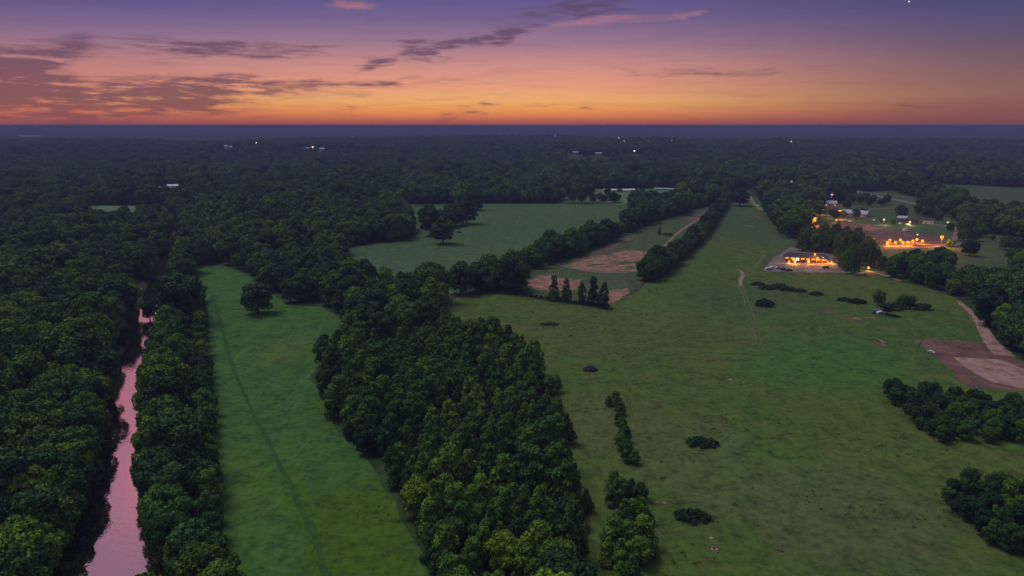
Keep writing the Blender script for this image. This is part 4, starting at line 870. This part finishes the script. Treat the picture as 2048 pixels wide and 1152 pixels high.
# ------------------------------------------------------------------ buildings
def face_cam(loc, add=0): return math.atan2(loc[1], loc[0])-math.pi/2+add      # local -y looks back at the viewer
def house(px, py, L, Wd, Hh, rh, wall, roof, name, label, cat='house', rot=0.0, group=None, lit=0, porch=False, chimney=False, loc=None, hip=False):
    p = loc if loc is not None else W3(px, py, 0)
    t = thing(name, label, cat, p, face_cam(p, rot), group)
    MB().box((0, 0, Hh/2-.15), (L, Wd, Hh+.3)).build('wall', wall, t)
    ov = .5; r = MB(); y0 = Wd/2+ov; x0 = L/2+ov; z0 = Hh-.12; inset = L*.22 if hip else 0
    k = [(-x0, -y0, z0), (x0, -y0, z0), (x0, y0, z0), (-x0, y0, z0), (-x0+inset, 0, Hh+rh), (x0-inset, 0, Hh+rh)]
    r.v = k+[(a, b, c-.22) for a, b, c in k[:4]]; r.f = [(0, 1, 5, 4), (2, 3, 4, 5), (1, 2, 5), (3, 0, 4), (6, 9, 8, 7), (0, 6, 7, 1), (1, 7, 8, 2), (2, 8, 9, 3), (3, 9, 6, 0)]
    ro = r.build('roof', roof, t)
    if chimney: MB().box((L*.2, .4, Hh+rh*.9), (.9, .9, 1.8)).build('chimney', M['brick'], ro)
    nf = max(1, int(Hh/2.9)); nw_ = max(2, int(L/4)); db = nw_//2
    for s in range(nf):
        for i in range(nw_):
            x = -L/2+L*(i+.5)/nw_
            if s == 0 and i == db:
                d_ = MB().box((x, -Wd/2-.03, 1.05), (1.0, .1, 2.1)).build('door', M['wood'], t); MB().box((x+.35, -Wd/2-.11, 1.0), (.08, .06, .15)).build('handle', M['steel'], d_); continue
            lt = lit and ((i+s) % 2 == 0)
            f = MB().box((x, -Wd/2-.03, 1.5+s*2.8), (1.35, .08, 1.35)).build('window', M['white'], t)
            MB().box((x, -Wd/2-.075, 1.5+s*2.8), (1.1, .04, 1.1)).build('pane', M['window'] if lt else M['glass'], f)
    if porch:
        q = MB().box((0, -Wd/2-1.4, 2.55), (L*.6, 2.6, .12))
        for i in range(4): q.box((-L*.28+L*.56*i/3, -Wd/2-2.5, 1.25), (.16, .16, 2.5))
        q.build('porch', wall, t)
    return t
house(1655, 417, 17, 9, 6.2, 2.8, M['cream'], M['greyroof'], 'farmhouse', 'two-storey pale farmhouse behind the left farm lamps', rot=.15, lit=1, chimney=True)
house(1710, 432, 24, 10, 3.2, 3.0, M['cream'], M['greyroof'], 'barn', 'long pale-roofed barn right of the two-storey farmhouse', 'barn', rot=-.25)
house(1851, 447, 12, 8, 3.6, 2.2, M['white'], M['darkroof'], 'cottage', 'small white house with a dark wing above the row of lamps', rot=.1)
house(1828, 446, 13, 7, 2.8, 1.8, M['brick'], M['darkroof'], 'shed', 'low dark shed joined to the left of the small white house', 'shed', rot=.1)
house(1805, 441, 8, 6, 2.8, 1.8, M['brick'], M['greyroof'], 'shed', 'small grey-roofed shed near the pale yellow lamp', 'shed', rot=-.2)
house(1980, 455, 20, 8, 3.4, 2.4, M['white'], M['blueroof'], 'farmhouse', 'blue-roofed house among dark trees at the far right', rot=-.1)
house(1965, 449, 9, 7, 4, 3.0, M['cream'], M['blueroof'], 'barn', 'grey-blue gabled barn behind the blue-roofed house', 'barn', rot=.7)
house(1884, 424, 20, 6, 2.8, 1.2, M['white'], M['darkroof'], 'bungalow', 'long low bungalow under dark trees right of the road', lit=1)
house(1952, 563, 7, 5, 2.8, 1.6, M['cream'], M['greyroof'], 'shed', 'small grey-roofed shed above the bend of the dirt road', 'shed', rot=.5)
house(1906, 567, 5, 3, 2.4, .9, M['white'], M['cream'], 'shed', 'tiny white hut left of the grey-roofed shed at the dirt road', 'shed', rot=-.3)
house(1807, 545, 6, 4, 2.4, 1.2, M['white'], M['darkroof'], 'shed', 'small white outbuilding under the woods right of the lit yard', 'shed')
# far houses on their rises
def far_house(k, L, Wd, Hh, label, roof='white', wall='white', dx=0, dy=0, lit=0, name='far_house', group='far white houses in the forest'):
    kx, ky, hk, s = KN[k]; loc = Vector((kx+dx, ky+dy, float(terr(kx+dx, ky+dy)))); return house(0, 0, L, Wd, Hh, 2.0, M[wall], M[roof], name, label, 'house', group=group, loc=loc, lit=lit)
far_house(0, 19, 10, 4, 'long white building left of the orange lamp in the far forest', roof='greyroof')
far_house(1, 13, 10, 4, 'white building right of the orange lamp in the far forest')
far_house(2, 9, 8, 7, 'left one of the two small white houses far out on the left', dx=-6); far_house(2, 8, 7, 6, 'right one of the two small white houses far out on the left', dx=11, dy=-8)
for k, dx, lab in ((4, 0, 'leftmost'), (5, 0, 'lowest of the group'), (6, 0, 'middle'), (7, 0, 'rightmost')): far_house(k, 14, 9, 5, f'{lab} far house in the scattered village near the horizon', dx=dx, wall='cream', roof='greyroof')
far_house(14, 13, 8, 5, 'white house with a side wing in the forest far left', dx=4); far_house(14, 9, 5, 3, 'low white outbuilding left of the far left house', dx=-9)
far_house(15, 20, 7, 4, 'white low house at the forest edge above the right woods')
far_house(16, 260, 30, 6, 'very long pale building near the left horizon')
GF = 'white houses on the far lawn'
for px, py, L, wl, rf, lab in ((1213, 383.5, 10, 'cream', 'greyroof', 'leftmost white house on the far lawn'), (1228, 384, 9, 'cream', 'white', 'second white house on the far lawn'), (1252, 384, 12, 'white', 'white', 'third and brightest white house on the far lawn'), (1264, 383.5, 8, 'white', 'white', 'rightmost white house on the far lawn')):
    house(px, py, L*.8, 6, 3, 1.5, M[wl], M[rf], 'far_house', lab, group=GF)
house(1239, 384, 7, 6, 3, 1.5, M['redp'], M['darkroof'], 'far_house', 'small red house between the white ones on the far lawn', group=GF)
house(1330, 380, 30, 6, 2.0, 1.0, M['cream'], M['greyroof'], 'far_shed', 'long low pale shed at the right of the far lawn', 'shed')

# lit pavilion in the yard
p = W3(1611, 524); pav = thing('pavilion', 'long open pavilion with a dark roof and orange lit front', 'pavilion', p, face_cam(p, .05)); L = 27
MB().box((0, 4, 1.7), (L, .3, 3.4)).build('wall', M['brick'], pav)
rf = MB(); rf.v = [(-L/2-1, -4.6, 3.3), (L/2+1, -4.6, 3.3), (L/2+1, 4.8, 3.3), (-L/2-1, 4.8, 3.3), (-L/2+2, 0, 6.2), (L/2-2, 0, 6.2)]; rf.f = [(0, 1, 5, 4), (2, 3, 4, 5), (1, 2, 5), (3, 0, 4), (3, 2, 1, 0)]
rf.build('roof', M['darkroof'], pav)
for i in range(9): MB().box((-L/2+.4+(L-.8)*i/8, -4.1, 1.6), (.28, .28, 3.3)).build('post', M['wood'], pav)
for i in range(8):
    x = -L/2+L*(i+.5)/8
    if i == 2: MB().box((x, 3.8, 1.5), (2.0, .1, 3.0)).build('door', M['doorlit'], pav)
    else: MB().box((x, 3.8, 1.7), (2.2, .1, 1.5)).build('window', M['window'], pav)
for i in range(4): MB().box((-L/2+4+i*8.6, 1.0, .75), (3.2, 1.0, .08)).box((-L/2+3+i*8.6, 1.0, .36), (.1, .8, .7)).box((-L/2+5+i*8.6, 1.0, .36), (.1, .8, .7)).build('counter', M['wood'], pav)
# round-post lit arbour (row of lamps on the terrace)
p = W3(1812, 491); arb = thing('arbour', 'low timber arbour hung along the lit farm terrace', 'arbour', p, face_cam(p)); L = 33
for i in range(9): MB().box((-L/2+L*i/8, 0, 1.3), (.2, .2, 2.6)).build('post', M['wood'], arb)
MB().box((0, 0, 2.7), (L+.6, .25, .2)).box((0, 1.4, 2.7), (L+.6, .2, .2)).build('beam', M['wood'], arb)
MB().box((0, 3.0, .5), (L, .4, 1.0)).build('low_wall', M['brick'], arb)

# ------------------------------------------------------------------ lamps
def lamp(px, py, hgt, rad, power, col, m, label, style='pole', group=None, name='street_lamp', base=None, loc=None):
    """(px,py) is where the glowing head shows; the pole stands under it"""
    if loc is None:
        q = plane_hit(px, py, hgt); loc = Vector((q[0], q[1], float(terr(*q))))
    t = thing(name, label, 'lamp', loc, 0, group)
    if style == 'pole':
        MB().tube((0, 0, 0), (0, 0, hgt-rad), .14, .08, 8).build('pole', M['steel'], t)
        MB().tube((0, 0, 0), (0, 0, .5), .3, .25, 8).build('base', M['steel'], t)
        MB().tube((0, 0, hgt+rad*.8), (0, 0, hgt+rad*1.15), rad*.8, rad*.3, 10).build('cap', M['steel'], t)
    else:
        MB().tube((0, 0, 0), (0, 0, hgt-rad), .07, .06, 6).build('post', M['steel'], t)
    MB().ball((0, 0, hgt), rad, 12, 8).build('globe', m, t, True)
    if power:
        ld = bpy.data.lights.new('lamp_light', 'POINT'); ld.energy = power*3; ld.color = col; ld.shadow_soft_size = rad*1.05
        lo = bpy.data.objects.new('lamp_light', ld); C.objects.link(lo); lo.parent = t; lo.location = (0, -rad*1.6, hgt-rad*.9)
    return t
OR = (1.0, .27, .02); WM = (1.0, .45, .12)
lamp(1884, 474, 8, 1.25, 8000, OR, M['amber'], 'brightest amber lamp on a pole at the right end of the terrace')
lamp(1680, 422, 8, 1.3, 8000, OR, M['amber'], 'bright amber lamp between the two-storey farmhouse and the barn')
lamp(1630, 437, 7, 1.2, 4000, OR, M['amber'], 'amber lamp at the forest edge left of the farm')
lamp(1646, 420, 5, .9, 2000, WM, M['warm'], 'small warm lamp in front of the two-storey farmhouse', 'post')
lamp(1623, 417, 5, .8, 1500, OR, M['warm'], 'left one of two dim orange lamps under the trees', 'post'); lamp(1630, 417.5, 5, .7, 0, OR, M['warm'], 'right one of two dim orange lamps under the trees', 'post')
lamp(1664, 389, 12, 1.1, 1500, (1, .3, .2), M['rose'], 'rose-red lamp on the tall pole behind the farmhouse'); lamp(1641, 393, 10, .6, 0, OR, M['rose'], 'faint red lamp above the trees left of the farmhouse')
lamp(1673, 440, 3, .7, 800, OR, M['warm'], 'small orange lamp beside the parked cars', 'post')
lamp(1768, 439, 5, .95, 1500, (1, .8, .4), M['pale'], 'pale yellow lamp beside the small shed')
lamp(1820, 444, 3, .9, 1200, (1, .75, .25), M['pale'], 'square-looking yellow lamp at the dark shed', 'post'); lamp(1748, 440, 2.5, .5, 0, OR, M['cool'], 'small white lamp left of the pale yellow lamp', 'post')
lamp(1746, 478, 6, 1.0, 3500, OR, M['amber'], 'amber lamp just left of the lamp row')
lamp(1880, 414, 4, .9, 600, (1, .8, .5), M['pale'], 'pale lamp on the far bungalow', 'post'); lamp(1896, 445, 3, .9, 400, (1, .8, .3), M['pale'], 'dim yellow lamp by the farm lane', 'post')
lamp(1835, 469, 3, .6, 0, OR, M['cool'], 'white lamp behind the row of amber lamps', 'post')
lamp(1737, 535.5, 2.0, .75, 900, OR, M['amber'], 'low amber lamp under the trees right of the lit yard', 'post')
GR = 'amber globe lamps along the terrace'
row = [(1775, 485), (1780, 480.5), (1791, 485), (1801, 480), (1806, 485), (1816, 484.5), (1826, 482), (1834, 479), (1845, 482)]
wd = ['leftmost', 'second', 'third', 'fourth', 'fifth', 'sixth', 'seventh', 'eighth', 'rightmost']
for (px, py), o_ in zip(row, wd): lamp(px, py, 2.6, 1.05, 1500, OR, M['amber'], f'{o_} amber globe lamp of the row along the terrace', 'post', GR, 'garden_lamp')
lamp(1775, 488.5, 1.2, .9, 500, OR, M['amber'], 'low amber lamp under the left end of the lamp row', 'post', GR, 'garden_lamp')
GL = 'globe lamps in front of the pavilion'
for (px, py, hh, rd, m_, o_) in [(1587, 518, 3.4, 1.0, 'amber', 'tall left'), (1578, 523, 1.2, .7, 'amber', 'low leftmost'), (1590, 523, 1.6, .75, 'warm', 'low second'), (1617, 523, 1.8, .8, 'warm', 'low middle'), (1630, 508.5, 6.5, .65, 'amber', 'highest'), (1635, 517, 3.6, .8, 'amber', 'orange right-middle'), (1646, 517, 3.6, .85, 'warm', 'bright right-middle'), (1655, 523, 1.4, .6, 'amber', 'low right'), (1663, 524, 1.2, .55, 'amber', 'low rightmost')]:
    lamp(px, py, hh, rd, 900, OR, M[m_], f'{o_} globe lamp in front of the lit pavilion', 'post', GL, 'garden_lamp')
# far lights near the horizon
def far_lamp(k, hgt, rad, m_, label, dx=0, dy=-18):
    kx, ky, hk, s = KN[k]; x, y = kx+dx, ky+dy; lamp(0, 0, hgt, rad, 0, OR, M[m_+'_far'], label, 'pole', 'lights in the far forest', 'street_lamp', loc=Vector((x, y, float(terr(x, y)))))
far_lamp(0, 8, 2.2, 'rose', 'orange-red lamp between the two far white buildings', dx=24)
far_lamp(3, 9, 1.6, 'cool', 'lone white lamp in the far forest left of centre'); far_lamp(8, 10, 2.6, 'warm', 'brightest far orange lamp near the horizon'); far_lamp(8, 26, 1.6, 'cool', 'small white lamp just above the brightest far lamp', dx=-12, dy=40)
far_lamp(9, 8, 1.5, 'cool', 'white lamp below the brightest far lamp'); far_lamp(10, 8, 1.3, 'rose', 'dim lamp right of the brightest far lamp'); far_lamp(11, 8, 1.3, 'rose', 'dim lamp farther right of the brightest far lamp')
far_lamp(12, 9, 1.5, 'pale', 'pale yellow lamp far off above the right woods'); far_lamp(13, 12, 1.4, 'rose', 'very faint lamp just under the horizon')
# towers on the horizon
for i, (px, hh, lab) in enumerate(((1127, 58, 'left one of two tiny towers on the horizon'), (1140, 50, 'right one of two tiny towers on the horizon'))):
    q = plane_hit(px, 262); d_ = 9000/np.linalg.norm(q); x, y = q*d_; z = float(terr(x, y)); hh = 93-z
    t = thing('radio_tower', lab, 'tower', (x, y, z), 0, 'towers on the horizon'); b = MB()
    for sx, sy in ((-1, -1), (1, -1), (1, 1), (-1, 1)): b.tube((sx*4, sy*4, 0), (sx*1.2, sy*1.2, hh), 1.0, .6, 6)
    for k in range(6): s_ = 4-2.8*k/6; b.box((0, 0, hh*k/6+2), (2*s_, 2*s_, .8))
    b.build('mast', M['steel'], t); MB().box((0, 0, hh-3), (7, 7, 5)).build('platform', M['steel'], t)

# ------------------------------------------------------------------ vehicles and small things
def car(px, py, label, paint, rot=0, van=False, s=1.0, name='parked_car', cat='car', group=None):
    p = W3(px, py); p.z += .14; t = thing(name, label, cat, p, rot, group); t.scale = (s, s, s); Lc, Wc = (5.2, 2.0) if van else (4.5, 1.8)
    hh = 2.1 if van else 1.42
    prof = [(-2.25, .3), (2.25, .3), (2.3, .75), (1.3, .92), (.6, hh), (-1.3 if not van else -2.2, hh), (-2.0 if not van else -2.3, .95), (-2.3, .8)]
    prof = [(x*Lc/4.6, z) for x, z in prof]; MB().prism(prof, -Wc/2, Wc/2).build('body', M[paint], t)
    g_ = MB(); 
    for y in (-Wc/2-.01, Wc/2+.01): g_.box((-.3, y, hh-.32), (2.0, .02, .36))
    g_.box((1.02*Lc/4.6, 0, (hh+.92)/2), (.06, Wc*.8, .3)); g_.build('window', M['glass'], t)
    for x in (-1.4, 1.4):
        for y in (-Wc/2, Wc/2):
            wh = MB().tube((x, y-.1, .34), (x, y+.1, .34), .34, .34, 12).build('wheel', M['black'], t)
    for y in (-.6, .6): MB().box((2.24*Lc/4.6, y, .62), (.06, .3, .16)).build('headlight', M['white'], t)
    return t
car(1752, 627, 'small blue and white van parked by the bush clump on the meadow', 'blue', .1, True, .85, 'parked_van', 'van'); car(1760.5, 628, 'white car parked right beside the blue van on the meadow', 'white', .2)
GC = 'cars parked at the farm'
for px, py, pt, lab in ((1683, 443, 'white', 'white car left of the three parked below the barn'), (1692, 443.5, 'cream', 'middle one of the three cars parked below the barn'), (1702, 445, 'white', 'rightmost of the three cars parked below the barn'), (1802, 449, 'white', 'white car parked before the small grey-roofed shed'), (1815, 450, 'cream', 'pale car beside the small grey-roofed shed')): car(px, py, lab, pt, random.uniform(-.4, .4), group=GC)
GD = 'cars parked in the lit yard'
for px, py, pt, rt, lab in ((1537, 540, 'cream', .2, 'leftmost pale car at the near left corner of the lit yard'), (1546, 537, 'white', .1, 'second pale car in the lit yard'), (1556, 538, 'cream', .3, 'third pale car in the lit yard'), (1568, 541, 'black', 0, 'black car at the front of the lit yard'), (1578, 542, 'steel', .1, 'dark grey car right of the black car in the lit yard'), (1651, 537, 'brick', .2, 'brown car at the right of the lit yard')): car(px, py, lab, pt, rt, group=GD)
car(1778, 547, 'white car under the trees by the driveway', 'white', .4); car(1722, 388, 'white truck on the far left end of the road', 'white', -.2, True, 1.8, 'parked_truck', 'truck')
car(1862, 706, 'white pickup truck at the left corner of the dirt lot', 'white', -.9, False, .62, 'parked_truck', 'truck')
car(1516, 413, 'white car on the pale path at the forest edge', 'white', 1.2)
car(1813, 463, 'long pale trailer on the farm dirt', 'white', .3, True, 1.3, 'parked_trailer', 'trailer')
def rocks(px, py, n, sp_, s, label, m_, cat='rock', name='rock_pile', z0=.05):
    p = W3(px, py, z0); t = MB()
    for _ in range(n):
        x, y = random.uniform(-sp_, sp_), random.uniform(-sp_*.5, sp_*.5); r0 = s*random.uniform(.6, 1.2); k = len(t.v); t.ball((x, y, r0*.35), r0, 7, 5, .7)
        t.v[k:] = [(a+random.uniform(-.12, .12)*r0, b+random.uniform(-.12, .12)*r0, c+random.uniform(-.12, .12)*r0) for a, b, c in t.v[k:]]
    o = t.build(name, m_); o.location = p; return tag(o, label, cat)
rocks(1463, 761, 3, .6, .4, 'small pale boulders in the middle of the right meadow', M['cream']); rocks(1407, 711, 2, .4, .3, 'tiny pale boulders near the top of the right meadow', M['cream'])
rocks(1182, 757, 7, 3.2, .3, 'scattered pale rubble just below the violet brush pile', M['dirt'], 'rubble'); rocks(1740, 638, 8, 2.4, .35, 'pale rubble on the bare patch left of the blue van', M['dirt'], 'rubble')
rocks(1424, 1078, 2, .4, .35, 'two small pale stones at the bottom of the right meadow', M['cream']); rocks(1438, 1100, 2, .5, .3, 'flat pale stones lowest on the right meadow', M['cream'])
p = W3(1180, 741); b_ = thing('brush_pile', 'violet-grey rounded brush pile on the right meadow', 'brush pile', p)
rd = random.Random(3); lob = [(2.1*math.sqrt((k+.5)/14)*math.cos(k*2.4)*1.15, 1.6*math.sqrt((k+.5)/14)*math.sin(k*2.4), .3+.9*(1-(k+.5)/14), rd.uniform(.5, .75), .9) for k in range(14)]
c_ = bpy.data.objects.new('twigs', leaf_mesh('twigs', leaf_cloud(lob, 1800, .13, 9), M['slate'])); C.objects.link(c_); c_.parent = b_
# fallen log by the river, dead grey tree
o = MB().tube((-3, 0, .3), (3, .5, .5), .22, .12, 7).build('fallen_log', M['wood']); o.location = W3(195, 886); tag(o, 'pale fallen log on the left river bank', 'log')
# fence along the pasture lane on the right
pA, pB = W3(1905, 548), W3(2060, 552); fn = thing('wire_fence', 'thin wire and post fence along the lower right field', 'fence', pA, math.atan2(pB.y-pA.y, pB.x-pA.x)); Lf = (pB-pA).length
for i in range(13): MB().box((Lf*i/12, 0, .6), (.12, .12, 1.3)).build('post', M['wood'], fn)
MB().tube((0, 0, 1.05), (Lf, 0, 1.05), .03, .03, 4).tube((0, 0, .6), (Lf, 0, .6), .03, .03, 4).build('wire', M['steel'], fn)

# evening star, far outside the haze
d_ = ray(1818, 3); d_ = d_/np.linalg.norm(d_)*60000
o = MB().ball((0, 0, 0), 52, 12, 8).build('evening_star', glow('star_light', (1, .9, .85), 1.0), None, True); o.location = Vector(d_)+Vector((0, 0, H)); tag(o, 'tiny white evening star high in the sky at the right', 'star')

# ------------------------------------------------------------------ haze
hz = MB().box((0, 0, 47.5), (66400, 66400, 97)).build('haze', None); tag(hz, kind='stuff')
mh = bpy.data.materials.new('haze'); mh.use_nodes = True; nh = NT(mh.node_tree); nh.n.clear()
pv = nh.n.new('ShaderNodeVolumePrincipled'); pv.inputs['Color'].default_value = (.205, .235, .50, 1); pv.inputs['Density'].default_value = .0003; pv.inputs['Anisotropy'].default_value = 0
om = nh.n.new('ShaderNodeOutputMaterial'); nh.l.new(pv.outputs[0], om.inputs['Volume']); hz.data.materials.append(mh)
